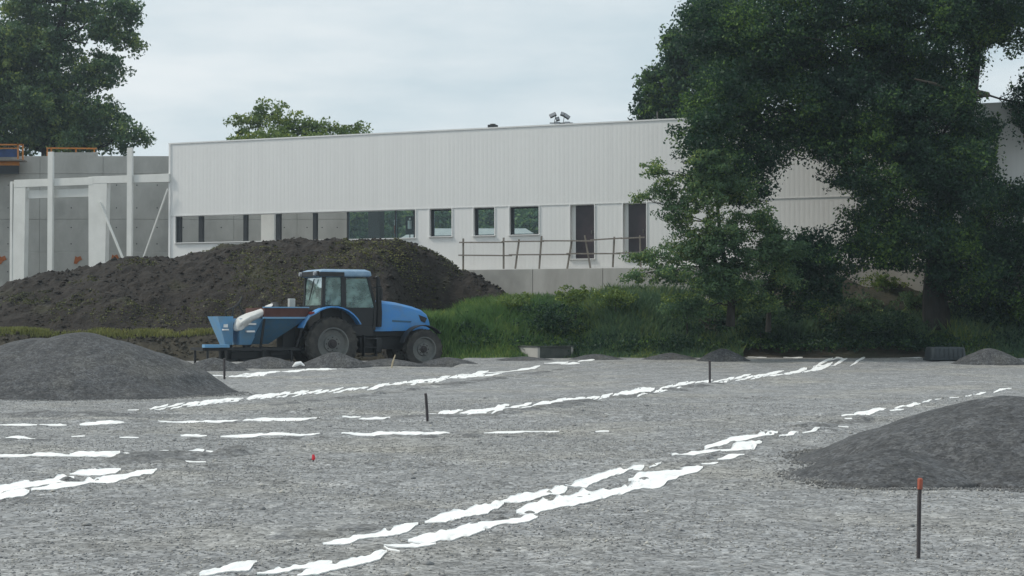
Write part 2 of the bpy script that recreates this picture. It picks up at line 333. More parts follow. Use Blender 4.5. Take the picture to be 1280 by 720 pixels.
# ================================================================== GRAVEL HEAPS
def heap(lobes, label, group=None, name='gravel_heap', res=90, m='pile', rough=.05, seed=0):
    # lobes: (x, y, height, rx, ry); the object's origin lies at the foot of the first lobe
    x0 = min(l[0]-l[3] for l in lobes)-.1; x1 = max(l[0]+l[3] for l in lobes)+.1; y0 = min(l[1]-l[4] for l in lobes)-.1; y1 = max(l[1]+l[4] for l in lobes)+.1
    gx = np.linspace(x0, x1, res); gy = np.linspace(y0, y1, int(res * .8)); X, Yg = np.meshgrid(gx, gy)
    z = np.full(X.shape, -.12)
    for (lx, ly, h, rx, ry) in lobes:
        wob = 1 + .10 * fbm(X * .6, Yg * .6, 90 + seed)
        r = np.sqrt(((X - lx) / rx) ** 2 + ((Yg - ly) / ry) ** 2 + .028) * wob
        t = np.clip(1 - r, -.2, 1)
        q = h * (t - .10 * np.exp(-(r / .4) ** 2)) * 1.30
        q = np.where(t < .22, h * 1.30 * (t * .55 + t * t * 2.05), q)      # spreading toe
        z = np.maximum(z, np.where(t <= 0, -.12, q))
    z = z + np.where(z > -.1, rough * fbm(X * 1.6, Yg * 1.6, 91 + seed, 5) * np.clip(z * 4, .15, 1), 0)
    cx0, cy0 = lobes[0][0], lobes[0][1]; b = float(ramp(cy0))
    me = mesh_np(name, np.stack([X - cx0, Yg - cy0, z], -1).reshape(-1, 3), grid_faces(len(gy), len(gx)), True)
    o = link(name, me, M[m]); o.location = (cx0, cy0, b); tag(o, label, 'gravel heap', group)
    return o
heap([(-8.75,34.2,1.26,3.3,3.1),(-9.7,34.3,1.16,3.0,3.0),(-11.4,34.6,.98,2.8,2.8),(-13,34.4,1.05,3,3)], 'largest gravel heap, dark grey, at the left edge in front of the earth mound', res=170, rough=.045)
heap([(5.15,17.2,.70,2.15,2.75),(6.6,17.6,.72,2.6,2.9),(3.55,15.75,.27,.95,1.1)], 'broad dark gravel heap at the right edge behind the orange-tipped stake', res=200, rough=.045, seed=3)
def heap_px(px, py_top, py_base, hw, label, seed):
    X, Y = gp(px, py_base); Y += hw / F * Y * .55; X = (px - 640) / F * Y
    h = H - (py_top - HOR) / F * Y - float(ramp(Y))
    heap([(X, Y, h * 1.12, hw / F * Y * 1.1, hw / F * Y * .6)], label, 'small gravel heaps along the edge of the lot', res=46, rough=.04, seed=seed)
for i, a in enumerate([(268,448,464,42,'low gravel heap under the rear frame of the blue spreader'),
        (337,447,461,50,'gravel heap in front of the spreader, left of the tractor rear wheel'),
        (419,442,460,48,'gravel heap in front of the tractor rear wheel'),
        (485,449,458,46,'flat gravel heap below the tractor steps'),
        (560,447,456,36,'low gravel heap just right of the tractor front wheel'),
        (745,443,450,34,'low gravel heap just right of the concrete chamber'),
        (838,441,450,34,'low gravel heap left of the pointed heap before the tall grass'),
        (904,437,452,32,'pointed gravel heap before the tall grass, behind the far stake'),
        (1236,437,456,44,'gravel heap just right of the dark plastic tub'),
        (655,446,451,36,'very low gravel heap at the foot of the concrete chamber')]): heap_px(*a, seed=10 + i)

# ================================================================== WHITE FABRIC IN THE TRENCHES
def flap(x0, y0, x1, y1, t, parent, seed):
    if abs((y1 - y0) / (x1 - x0)) < .06 and t < 5: t = max(1.2, t * .85 - .7)
    ln = math.hypot(x1 - x0, (y1 - y0) * 2); n = max(7, min(90, int(ln / 1.5))); m_ = 5; P = []
    a = np.linspace(0, 1, n); wob = vn(a * ln / 9, a * 0, seed) - .5; wob2 = vn(a * ln / 7, a * 0 + 5, seed) - .5
    wid = np.minimum(np.clip(a * ln / 24, .1, 1), np.clip((1 - a) * ln / 10, .1, 1)) ** .7
    jag = (vn(a * ln / 7, a * 0 + 9, seed) - .5) * .35; jag2 = (vn(a * ln / 8, a * 0 + 19, seed) - .5) * .15
    cyc = y0 + (y1 - y0) * a; cxx = x0 + (x1 - x0) * a
    for i in range(n):
        tt = t * wid[i]
        top = cyc[i] - tt * (.55 + .35 * wob[i] + jag[i]); bot = cyc[i] + tt * (.5 + .15 * wob2[i] + jag2[i])
        for k in range(m_):
            P.append((cxx[i], top + (bot - top) * k / (m_ - 1)))
    P = np.array(P); P = np.stack(gq(P[:, 0], P[:, 1]), -1); z = gz(P[:, 0], P[:, 1]); edge = np.tile(np.array([0, .7, 1, .7, 0]), n)
    amp = .007 + .0002 * P[:, 1].mean()
    z = z + .008 + amp * edge * vn(P[:, 0] * 6, P[:, 1] * 2.5, seed + 3) + .004 * edge
    c = P.mean(0); V_ = np.stack([P[:, 0] - c[0], P[:, 1] - c[1], z], -1)
    low = V_.copy(); low[:, 2] -= .006; nV = len(V_); up = grid_faces(n, m_); f = [up, up[:, ::-1] + nV]
    rim = [i * m_ for i in range(n)] + [(n-1)*m_ + k for k in range(1, m_)] + [i*m_ + m_-1 for i in range(n-2, -1, -1)] + [k for k in range(m_-2, 0, -1)]
    rim = np.array(rim); nx = np.roll(rim, -1); f.append(np.stack([nx, rim, rim + nV, nx + nV], -1))
    o = link('fabric_flap', mesh_np('fabric_flap', np.vstack([V_, low]), np.vstack(f), True), M['fabric'], parent); o.location = (c[0], c[1], 0)
def pleat(flaps, step=21):                # long runs become overlapping crumpled pleats
    out = []
    for (x0, y0, x1, y1, t) in flaps:
        n = max(1, round((x1 - x0) / step)); sl = (y1 - y0) / (x1 - x0)
        for i in range(n):
            a = x0 + (x1 - x0) * i / n; b = a + (x1 - x0) / n * random.uniform(1.0, 1.35); o = random.uniform(-.12, .12) * t; k = random.uniform(.1, .35) * t
            out.append((a - 2, y0 + sl * (a - x0) + o + k, b, y0 + sl * (b - x0) + o - k, t * random.uniform(.5, .75)))
            if t > 5 and random.random() < .6: out.append((a + 5, y0 + sl * (a + 5 - x0) + .45 * t, a + 5 + step * .7, y0 + sl * (a + step * .7 - x0) + .2 * t, t * .35))
    return out
def strip(label, flaps):
    root = empty('fabric_strip'); tag(root, label, 'fabric strip', 'white fabric strips lining the trenches')
    for i, fl in enumerate(flaps): flap(*fl, root, int(abs(fl[0] * 7 + fl[1] * 13)) % 997 + i)
strip('widest white fabric strip, in two torn rows, running from bottom foreground towards the right heap', [
    (250,719,322,704,7),(322,719,416,702,7),(372,722,484,690,9),(404,683,523,657,8),(531,654,630,630,10),(625,629,709,611,9),(706,608,805,583,8),
    (480,684,545,680,3.5),(510,675,606,663,11),(480,685,500,690,3),(565,665,672,645,10),(645,640,762,615,13),(700,634,800,606,9),(755,618,852,592,12),(785,601,878,584,9),
    (839,572,902,561,4.5),(880,558,972,540,6),(900,565,952,553,8),(896,574,930,569,4),(876,581,897,580,2.5),(811,584,826,580,3),
    (973,546,999,541,3),(1000,541,1024,538,1.6),(983,526,1001,527,2)])
strip('thin broken white fabric strip running past the back of the right gravel heap', [
    (1051,521,1107,511,5),(1055,524,1079,522,3),(1117,511,1150,504,4.5),(1111,514,1129,512,2.2),(1152,503,1164,501,2.2),(1168,500,1176,499,1.6),(1186,498,1198,497,1.6),
    (1206,496,1214,494.5,2),(1216,494,1232,491,3),(1241,490,1264,485,3.2),(1047,534,1060,534,1.6)])
strip('crumpled white fabric strip running from beside the left heap to the concrete chamber', pleat([
    (188,511,290,500,6),(240,505,345,494,6),(320,497,400,489,7),(395,491,428,487,7),(427,489,460,485,5),(461,486,486,481,6),(484,482,542,475,6.5),(538,476,604,466,6.5),
    (575,473,626,468,4),(610,466,636,466,4.5),(637,464,673,460,3.5),(682,457,724,458,3),(724,456,744,456,2.2),(747,455,763,454,1.8)]))
strip('crumpled white fabric strip starting at the tilted stake and ending before the dark tub', pleat([
    (536,517,596,515,4.5),(586,516,632,511,7),(618,509,652,508,5),(642,509,702,502,6.5),(705,500,747,497,5),(743,497,783,491,7),(776,491,804,488,8),(798,492,858,480,8),
    (854,480,887,476,5),(891,477,937,471,6.5),(933,472,974,466,6.5),(955,471,990,467,3.5),(982,466,1027,460,5.5),(1018,458,1056,452,4),(1022,461,1058,455,4.5),(1064,458,1080,453,3)]))
strip('short broken white fabric strip behind the left heap, in front of the tractor', [
    (266,472,283,472,2.4),(286,471,334,468,4),(314,467,351,465,2.6),(352,465,381,463,2.4),(379,463,421,461,2.4),(423,460,445,459,2.2)])
strip('thin white fabric strip at the far edge of the lot near the dark tub', [(934,449,958,449,2.2),(979,450,1003,450,2.6),(1040,449,1056,451,2.2),(1105,449,1155,450,3)])
strip('thin straight white fabric strip, nearest to the foot of the left heap', [
    (0,532,47,531.5,2.6),(50,532,84,531.5,3),(100,531,156,530,3.2),(198,528.5,300,526.5,3.5),(290,526.5,400,523.5,3.2),(428,522,451,521.5,2.4),(449,523.5,488,522.5,3.2)])
strip('faint white fabric remnants right below the foot of the left heap', [(72,517,81,517,1.6),(97,518,134,517,2.4),(144,516,152,516,1.6),(160,513,174,512.5,2.4)])
strip('long dashed white fabric strip crossing below the tilted stake', [
    (8,548,45,548,3.6),(90,546,107,546,2.2),(150,548,174,547,2.6),(226,545,259,545,3),(276,545.5,400,543,3.6),(427,544.5,500,542,3.6),(490,543,562,541,4),(605,541.5,699,539.5,3.2),(744,540,761,540,2)])
strip('white fabric strip with a humped end, level with the small red marker on the left', [
    (-40,571,40,570,3.5),(30,570,110,569,4),(88,568,151,567,6.5),(155,567,165,568,2.4),(193,567.5,212,566.5,2.2),(223,565,256,562,2.8),(258,565,270,566,2),(206,576,219,575,2),(225,577,258,578,2.5)])
strip('bright double white fabric strip at the left edge nearest the camera', [(-60,622,94,597,8),(88,594,152,587,10),(40,614,120,600,7),(105,604,197,589,6),(-60,628,38,616,8)])

def spoil(label, pts, hw, hgt, seed, mname='pile'):
    # low churned lumps of darker gravel; pts are picture points along the trench, hw the half width in metres
    Vs = []; Fs = []; b = 0; rr = random.Random(seed)
    for (p, q) in zip(pts[:-1], pts[1:]):
        A = Vector(gp(*p)); B = Vector(gp(*q)); n = max(2, int((B - A).length / .45))
        for i in range(n):
            if rr.random() < .25: continue
            c = A.lerp(B, (i + rr.random()) / n); r1 = hw * rr.uniform(.6, 1.3); r1 *= 1.5; r2 = r1 * rr.uniform(.8, 1.5); hh = hgt * rr.uniform(.25, .8)
            g = np.linspace(-1, 1, 15); X, Yg = np.meshgrid(g, g); rad = np.hypot(X, Yg) * (1 + .3 * fbm(X * 1.6 + i * 3, Yg * 1.6 + seed, 5, 3))
            wx_ = c.x + X * r1; wy = c.y + Yg * r2; z = gz(wx_, wy) - .02 + (hh + .02) * np.where(rad < 1, .5 + .5 * np.cos(np.clip(rad, 0, 1) * np.pi), (1 - rad)) + .45 * hh * fbm(wx_ * 5, wy * 5, 8, 3) * (rad < .95)
            Vs.append(np.stack([wx_, wy, z], -1).reshape(-1, 3)); Fs.append(grid_faces(15, 15, b)); b += 225
    o = link('trench_spoil', mesh_np('trench_spoil', np.vstack(Vs), np.vstack(Fs), True), M['churn']); tag(o, label, kind='stuff')
def toe(cx0, cy0, rx, ry, n, a0, a1, label):
    a = rng.uniform(a0, a1, n); k = 1 + rng.normal(0, .075, n) + .12 * fbm(a * 2, a * 0, 3); xs = cx0 + rx * k * np.cos(a); ys_ = cy0 + ry * k * np.sin(a)
    stones('heap_toe_stones', xs, ys_, gz(xs, ys_) + .004, .006 + .018 * rng.random(n) ** 3, M['churn'], label=label)
toe(5.15, 17.2, 2.05, 2.62, 9000, math.pi*.75, math.pi*1.55, 'stones rolled out round the foot of the right gravel heap')
toe(3.55, 15.75, .92, 1.08, 3500, math.pi*.7, math.pi*1.7, 'stones rolled out round the low left lobe of the right gravel heap')
toe(-8.75, 34.2, 3.2, 3.0, 6000, -math.pi*.9, 0.1, 'stones rolled out round the foot of the left gravel heap')
spoil('dark churned gravel between the two rows of the widest fabric strip', [(535,668),(600,657),(700,631),(800,602),(905,568)], .13, .04, 1)
spoil('dark churned gravel left of the nearest fabric row', [(330,676),(390,668),(450,660)], .3, .035, 2)
spoil('churned gravel beyond the widest fabric strip', [(930,545),(1030,533),(1110,518)], .25, .06, 3)
spoil('churned gravel between the double strip at the left edge', [(0,616),(80,602),(150,596)], .15, .06, 4)
spoil('churned gravel right of the humped fabric strip', [(160,574),(230,569),(350,563)], .45, .09, 5)
spoil('churned gravel below the left heap', [(5,518),(80,519),(200,521)], .5, .10, 6)
spoil('churned gravel along the long dashed strip', [(0,551),(300,549),(700,544)], .22, .04, 7)
spoil('churned gravel along the strip from the tilted stake', [(470,521),(600,520),(720,504),(900,480)], .3, .06, 8)
spoil('churned gravel along the strip beside the left heap', [(340,507),(480,492),(700,463)], .3, .06, 9)

# ================================================================== STAKES AND MARKERS
def stake(px, ptop, pbot, wpx, label, lean=0, tip=None):
    X, Y = map(float, gq(px, pbot)); b = float(gz(X, Y)); h = (pbot - ptop) / F * Y; r = wpx / F * Y / 2
    root = empty('marker_stake', (X, Y, b)); tag(root, label, 'stake', 'marker stakes in the gravel')
    ln = lean / F * Y; top = h * (.86 if tip else 1)
    MB().tube([(0,0,-.1), (ln*.3,0,h*.3), (ln*.8,.01,top*.9), (ln*top/h,0,top)], [r*.9, r, r, r*.96], 7).build('post', M['stake'], root, smooth=True)
    if tip: MB().tube([(ln*top/h,0,top), (ln,0,h*.985), (ln,0,h)], [r*1.25, r*1.3, r*.7], 7).build('painted_tip', M['redtip'], root, smooth=True)
    return root
stake(1146, 597, 697, 5.4, 'tall dark stake with orange-red painted tip in the right foreground', lean=3, tip=1)
stake(535, 489, 525, 3.6, 'dark stake leaning left at the start of a white strip, mid picture', lean=-3)
stake(887, 450, 478, 3, 'dark upright stake beside the white strip in front of the tall grass', lean=0)
stake(281, 448, 474, 3, 'dark stake standing in front of the blue spreader', lean=-.5)
stake(1114, 444, 452, 2.4, 'tiny far dark stake beside the dark plastic tub')
X, Y = gp(392, 577); rt = empty('red_marker', (X, Y, float(gz(X, Y)))); tag(rt, 'small bright red plastic marker peg in the open gravel', 'marker')
MB().tube([(0,0,-.03),(0,0,.05)], .008, 6).build('peg', M['stake'], rt); MB().tube([(0,0,.02),(.004,0,.04),(0,0,.075)], [.015,.018,.011], 8).build('cap', mat('bright_red', (.7,.03,.05), .5), rt)
X, Y = gp(489, 460); pg = MB().tube([(0,0,-.1),(.05,0,.15),(.13,0,.38)], [.03,.03,.02], 6).build('wooden_peg', mat('pale_wood', (.45,.38,.26), .8)); pg.location = (X, Y, .05); tag(pg, 'short pale wooden peg leaning beside the tractor front wheel', 'peg')

# ================================================================== CONCRETE CHAMBER AND TUB
X, Y = gp(675, 448); ch = empty('concrete_chamber', (X, Y, .17), R(33)); tag(ch, 'low open-topped concrete chamber lying before the tall grass, pale on its left face', 'concrete chamber')
a, b_, hh, th = 1.2, 1.3, .4, .1
MB().box(-th, 0, 0, a, 0, hh).build('side_wall', M['conc'], ch, bevel=.01)
MB().box(.002, b_, 0, th, 0, hh - .004).build('side_wall', M['concdark'], ch, bevel=.01)['label'] = 'front wall with its shade painted dark'
MB().box(b_ + .002, b_ + th, 0, a, 0, hh).build('side_wall', M['conc'], ch, bevel=.01)
MB().box(.002, b_, a - th, a, 0, hh - .004).build('side_wall', M['conc'], ch, bevel=.01)
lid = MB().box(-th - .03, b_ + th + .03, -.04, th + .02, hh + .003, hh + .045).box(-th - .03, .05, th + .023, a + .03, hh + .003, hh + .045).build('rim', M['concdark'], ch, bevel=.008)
X, Y = gp(1183, 451); tb = empty('plastic_tub', (X, Y + .2, .17), R(6)); tag(tb, 'dark ribbed plastic tub lying upside down before the right tree', 'tub')
def ring(w_, d_, z, r=.12, n=5):
    P = []
    for (sx, sy, a0) in ((1,1,0),(-1,1,90),(-1,-1,180),(1,-1,270)):
        for k in range(n):
            a_ = R(a0 + 90 * k / (n-1)); P.append((sx*(w_/2 - r) + r*math.cos(a_), sy*(d_/2 - r) + r*math.sin(a_), z))
    return P
rs = [ring(1.3,.85,0),ring(1.3,.85,.06),ring(1.22,.78,.07),ring(1.16,.72,.38),ring(1.1,.66,.43),ring(.9,.5,.44)]
mbt = MB(); k = len(rs[0])
for r_ in rs: mbt.v += r_
for i in range(len(rs)-1):
    for j in range(k): mbt.f.append((i*k+j, i*k+(j+1) % k, (i+1)*k+(j+1) % k, (i+1)*k+j))
mbt.f.append(tuple((len(rs)-1)*k + j for j in range(k)))
mbt.build('body', M['tub'], tb, smooth=True)
for i in range(7): MB().bar((-.48 + i*.16, -.40, .08), (-.46 + i*.153, -.365, .38), .03).build('rib', M['tub'], tb)

# ================================================================== EARTH MOUND
sil = np.array([(-260,372),(-100,366),(0,357),(40,345),(100,333),(150,325),(200,320),(250,312),(300,304),(370,300),(420,297),(480,297),(510,302),(540,312),(570,326),(602,343),(626,357),(646,372),(664,390),(680,402)], float)
YC = 65.2; sx = (sil[:, 0] - 640) / F * YC; szz = H - (sil[:, 1] - HOR) / F * YC
gx = np.arange(-29, 1.4, .085); gy = np.arange(58.6, 71.5, .095); X, Yg = np.meshgrid(gx, gy)
crest = np.interp(X, sx, szz); base = tz(X, Yg)
s_ = np.where(Yg < YC, (YC - Yg) / 6.3, (Yg - YC) / (6.0 - 2.6 * sst(-9, -3, X)))
s_ = s_ + .06 * fbm(X * .3, Yg * .3, 101)
s_ = np.where(Yg < YC, s_ * (1 + 1.9 * sst(-4.6, -2.2, X)), s_)
prof = np.clip(1 - s_, 0, 1); prof = np.sin(prof * math.pi / 2) ** .95
z = base - .15 + np.maximum(crest - base + .1, 0) * prof
rg = np.clip(prof * 3, 0, 1)
lump = .28 * fbm(X * .55, Yg * .55, 103, 3) + .16 * np.abs(fbm(X * 1.7, Yg * 1.7, 107, 4)) * 1.4 + .07 * fbm(X * 4.5, Yg * 4.5, 109, 3)
z = z + rg * lump - .12 * rg
me = mesh_np('earth_mound', np.stack([X, Yg, z], -1).reshape(-1, 3), grid_faces(len(gy), len(gx)), True)
md = link('earth_mound', me, M['soil']); tag(md, 'long dark brown earth mound with weedy patches behind the blue tractor', 'earth mound')
def on_mound(x, y):
    i = np.clip(((x - gx[0]) / .085).astype(int), 0, len(gx)-1); j = np.clip(((y - gy[0]) / .095).astype(int), 0, len(gy)-1); return z[j, i]
n = 9000; mx_ = rng.uniform(-26, .5, n); my = rng.uniform(59, 66.5, n); sz = .03 + .09 * rng.random(n) ** 3
stones('clods', mx_, my, on_mound(mx_, my), sz, M['soil'], parent=md)

# ================================================================== LEAVES, GRASS, TREES
def leaf_mesh(name, C, size, mt, parent=None, up=.35, aspect=.6):
    n = len(C); d = rng.normal(size=(n, 3)); d[:, 2] -= .2; d /= np.linalg.norm(d, axis=1)[:, None]
    u = rng.normal(size=(n, 3)); u[:, 2] += up * 2; s = np.cross(d, u); s /= np.linalg.norm(s, axis=1)[:, None] + 1e-9; nn = np.cross(s, d)
    l = (size * rng.uniform(.6, 1.3, n))[:, None]; w_ = l * aspect
    P = np.stack([C - d*l/2, C + s*w_/2 + nn*l*.12, C + d*l/2, C - s*w_/2 + nn*l*.12], 1).reshape(-1, 3)
    return link(name, mesh_np(name, P, np.arange(4*n).reshape(-1, 4)), mt, parent)
def clump_pts(centres, rad, per):
    k = len(centres); r = np.repeat(rad, per) if np.ndim(rad) else np.full(k*per, rad)
    d = rng.normal(size=(k*per, 3)); d /= np.linalg.norm(d, axis=1)[:, None]; q = rng.random(k*per) ** .45
    d[:, 2] *= .6
    return np.repeat(centres, per, 0) + d * (q * r)[:, None]
def curve(a, b, n=6, wob=.1, sag=0):
    a = Vector(a); b = Vector(b); ln = (b - a).length; P = []
    for i in range(n + 1):
        t = i / n; p = a.lerp(b, t); k = math.sin(t * math.pi)
        P.append(p + Vector((random.uniform(-1,1), random.uniform(-1,1), random.uniform(-1,1) + sag)) * wob * ln * k * .5)
    return P
def tree(name, label, trunk, r0, blobs, leaf, dens, per, mt, crad=.55, dz=1.0, cat='tree', group=None, bark='bark', twigs=6, hollow=.35, hole=None, nolimb=lambda x, y: False):
    """trunk: list of points; blobs: (px, py, rx, ry, Y[, depth radius])"""
    base = Vector(trunk[0]); root = empty(name, base); tag(root, label, cat, group)
    loc = [Vector(p) - base for p in trunk]; k = len(loc)
    MB().tube(loc, [r0 * (1.15 if i == 0 else 1 - .75 * i / (k-1)) for i in range(k)], 10).build('trunk', M[bark], root, smooth=True)
    allc = []
    for b in blobs:
        px, py, rx, ry, Y = b[:5]; c = at(px, py, Y) - base; sx_, sz_ = rx / F * Y, ry / F * Y; sy_ = (b[5] if len(b) > 5 else sx_ * dz)
        vol = sx_ * sy_ * sz_; nc = max(5, int(dens * vol ** .78))
        d = rng.normal(size=(nc, 3)); d /= np.linalg.norm(d, axis=1)[:, None]; q = hollow + (1 - hollow) * rng.random(nc) ** .6
        pts = np.array(c) + d * q[:, None] * np.array([sx_, sy_, sz_]) * rng.uniform(.85, 1.12, (nc, 1))
        allc.append(pts)
        if nolimb(px, py): continue
        st = min(loc[1:], key=lambda p: (p - c).length + max(0, p.z - c.z) * 1.2)
        lm = MB(); rr = max(.03, r0 * .33 * min(1, (sx_ / 2.5))); P = curve(st, c, 6, .12, .3)
        lm.tube(P, [rr * (1 - .65 * i / 6) for i in range(7)], 7)
        for j in range(min(twigs, nc)):
            e = Vector(pts[j]); s2 = P[random.choice((3, 4, 5, 6))]
            lm.tube(curve(s2, e, 4, .15), [rr*.4, rr*.3, rr*.22, rr*.15, rr*.08], 5, False)
        lm.build('limb', M[bark], root, smooth=True)
    Cc = np.vstack(allc); rad = crad * rng.uniform(.55, 1.35, len(Cc))
    P = clump_pts(Cc, rad, per)
    if hole:
        W = P + np.array(base); px = 640 + W[:, 0] / W[:, 1] * F; py = HOR - (W[:, 2] - H) / W[:, 1] * F; k_ = np.ones(len(P), bool)
        for (hx, hy, ra, rb, pr) in hole:
            k_ &= ~((((px - hx) / ra) ** 2 + ((py - hy) / rb) ** 2 + .5 * fbm(W[:, 0] * 1.1, W[:, 2] * 1.1, 7) < 1) & (rng.random(len(P)) < pr))
        P = P[k_]
    leaf_mesh('crown', P, leaf, mt, root)
    return root
def tb_(px, py, Y, dx=0): return at(px, py, Y)

tree('oak_tree', 'tall oak rising behind the bare concrete wall at the left edge', [at(58,225,112)-Vector((0,0,10)), at(60,190,112), at(62,120,112), at(70,50,112), at(80,0,112)], .6,
     [(40,55,62,45,112),(0,95,55,60,112),(140,28,32,32,111),(166,50,16,16,111),(120,85,38,26,111),(60,130,75,42,112),(118,152,40,28,111),(162,172,25,18,110),(95,15,30,16,112),
      (15,165,45,30,112),(-70,80,70,90,112),(-60,170,60,40,112),(150,8,24,18,111),(30,5,35,18,112),(90,178,50,18,111),(60,-30,60,25,112)], .25, 19, 52, M['leaf_mid'], .72, twigs=8, hollow=.25)
tree('leafy_tree', 'loose light green tree showing above the white warehouse roof', [at(365,240,108)-Vector((0,0,10)), at(366,220,108), at(362,190,108), at(358,160,108)], .35,
     [(338,142,24,20,108),(308,155,24,13,108),(372,153,25,16,108),(400,160,22,10,108),(424,161,14,7,108),(450,158,12,5,108),(440,166,20,5,108),(370,185,90,26,108)], .22, 20, 36, M['leaf_light'], .55, twigs=8)
tree('broadleaf_tree', 'dark broad tree behind the warehouse roof, left of the big roadside tree', [at(880,300,92)-Vector((0,0,3)), at(880,200,92), at(882,120,92), at(885,60,92)], .5,
     [(832,112,34,34,92),(862,62,36,34,92),(818,142,24,14,92),(905,20,45,35,92),(890,120,45,45,92),(865,150,40,30,92),(920,70,50,50,92)], .26, 34, 42, M['leaf_dark'], .7)
T3 = tree('broadleaf_tree', 'largest dark broadleaf tree filling the right side, its thick trunk near the tub', [at(1172,412,60), at(1168,370,60), at(1172,310,60), at(1190,220,60), at(1215,120,60), at(1224,40,60), at(1228,-60,60)], .48,
     [(955,55,75,60,59,2.6),(1050,50,95,75,60,3),(1160,45,90,80,60,3),(1265,10,70,60,60,3),(905,130,55,52,58,2),(985,135,75,55,59,2.5),(1075,140,85,55,59,3),(1160,150,60,60,59,3),
      (1110,215,75,50,58,2.5),(1190,225,50,60,58,2.5),(1255,285,45,60,60,2),(1098,295,50,50,58,2),(1150,300,70,45,58,2),(1000,330,40,35,58,1.6),(1205,330,55,45,59,2),(1275,355,45,60,60,2),
      (895,205,45,35,57,1.6),(950,190,45,25,58,1.6),(1040,178,40,25,58,1.5),(1045,350,35,28,58,1.4),(880,165,38,30,57,1.5),(1290,130,28,50,60,1.5),(1240,160,14,22,60,1),(1222,205,28,55,59,1.6),(1278,250,14,26,59.5,1),(935,236,32,24,57.5,1.4),(1015,312,38,24,57.5,1.4),(890,40,45,40,60,2),(1230,395,60,35,61,1.5),(1000,-40,120,50,60,3),(1180,-50,120,50,60,3)],
     .12, 46, 76, M['leaf_dark'], .55, hole=[(1247,88,15,34,.85),(1006,250,28,34,.86),(1266,190,18,36,.85),(1105,362,52,24,.85)], nolimb=lambda x, y: x < 1090 and 150 < y < 260 or y > 300 and x < 1100)
bb = Vector(T3.location)
MB().tube([at(1236,118,58.6)-bb, at(1212,112,58)-bb, at(1190,116,57.6)-bb, at(1170,104,57.3)-bb, at(1145,98,57)-bb], [.11,.09,.075,.06,.03], 8).build('limb', M['paleb'], T3, smooth=True)['label'] = 'pale bare curved limb'
tree('young_tree', 'slender light green young tree with spreading branches in front of the warehouse doors', [at(913,408,56.5), at(914,380,56.5), at(908,340,56.5), at(900,290,56.5), at(895,230,56.5)], .15,
     [(818,212,16,14,56),(803,244,14,10,56),(832,238,20,16,56),(850,265,26,24,56),(882,240,32,30,56),(868,312,40,28,56),(812,322,28,10,56),(797,345,20,8,55.5),(905,295,36,32,56),
      (838,342,34,12,55.5),(945,325,34,24,56),(893,205,30,20,56),(925,362,36,16,56),(880,355,30,14,55.5),(960,290,24,16,56),(985,345,22,14,56),(905,345,42,30,56.3),(865,385,38,14,56.3),(945,378,32,14,56.5),(948,272,22,16,56),(975,312,32,22,56),(925,235,24,22,56)], .10, 100, 60, M['leaf_mid'], .30, bark='bark', hollow=.1, twigs=5)
tree('young_tree', 'thin dark young tree just right of the slender light green one', [at(960,415,57.5), at(962,380,57.5), at(968,340,57.5), at(975,300,57.5)], .09,
     [(965,355,26,24,57.5),(990,365,24,18,57.5),(1010,385,26,16,57.5),(985,325,18,14,57.5)], .10, 90, 55, M['leaf_dark'], .3, hollow=.1, twigs=5)
def bush(px, py, rx, ry, Y, label, mt, dens=120, group='bushes on the bank'):
    c = at(px, py, Y); g = float(tz(c.x, Y))
    tree('bush', label, [Vector((c.x, Y, g - .1)), Vector((c.x, Y, g + .1)), Vector((c.x + .05, Y, max(g + .2, c.z)))], .05, [(px, py, rx, ry, Y, .8)], .10, dens, 30, M[mt], .22, cat='bush', group=group, hollow=.05)
bush(719, 370, 26, 15, 60.5, 'small yellow green bush poking up before the foundation wall', 'leaf_light')
bush(768, 372, 28, 14, 60.5, 'light green bush under the left branches of the slender young tree', 'leaf_light')
bush(858, 380, 40, 16, 59.5, 'yellow green bush left of the slender young tree trunk', 'leaf_light')
bush(1018, 378, 26, 14, 60, 'yellow green bush between the thin dark tree and the thick trunk', 'leaf_light')
bush(650, 376, 26, 9, 61, 'yellow green bush at the right foot of the mound before the foundation wall', 'leaf_light')
bush(920, 386, 26, 12, 59.6, 'yellow green bush at the foot of the slender young tree trunk', 'leaf_light')
bush(1105, 352, 26, 14, 62.5, 'pale green bush in the gap under the big tree', 'leaf_light')
bush(1062, 405, 44, 20, 59.5, 'dark low bush under the gap below the big tree', 'leaf_dark')
bush(1125, 408, 42, 20, 59.8, 'dark low bush left of the thick trunk', 'leaf_dark')
bush(1078, 384, 34, 18, 61.5, 'mid green bush in front of the brown earth heap under the big tree', 'leaf_mid')
bush(1140, 378, 26, 16, 61.5, 'mid green bush touching the left side of the thick trunk', 'leaf_mid')
bush(1240, 400, 55, 30, 60, 'wide dark bush right of the thick trunk', 'leaf_dark')
bush(690, 398, 44, 20, 59.5, 'dark green bush above the concrete chamber', 'leaf_dark')
bush(950, 400, 50, 20, 59.2, 'dark bush at the foot of the young trees', 'leaf_dark')
# brown earth heap seen under the big tree
eh = heap([(11.6, 63.2, 1.7, 4.2, 2.6), (14.6, 63.4, 1.6, 3.8, 2.6)], 'x', name='earth_heap', res=80, m='bank', rough=.2, seed=40); eh.location.z = 1.6
tag(eh, 'rough brown earth heap in the gap between the big tree and the warehouse', 'earth heap')

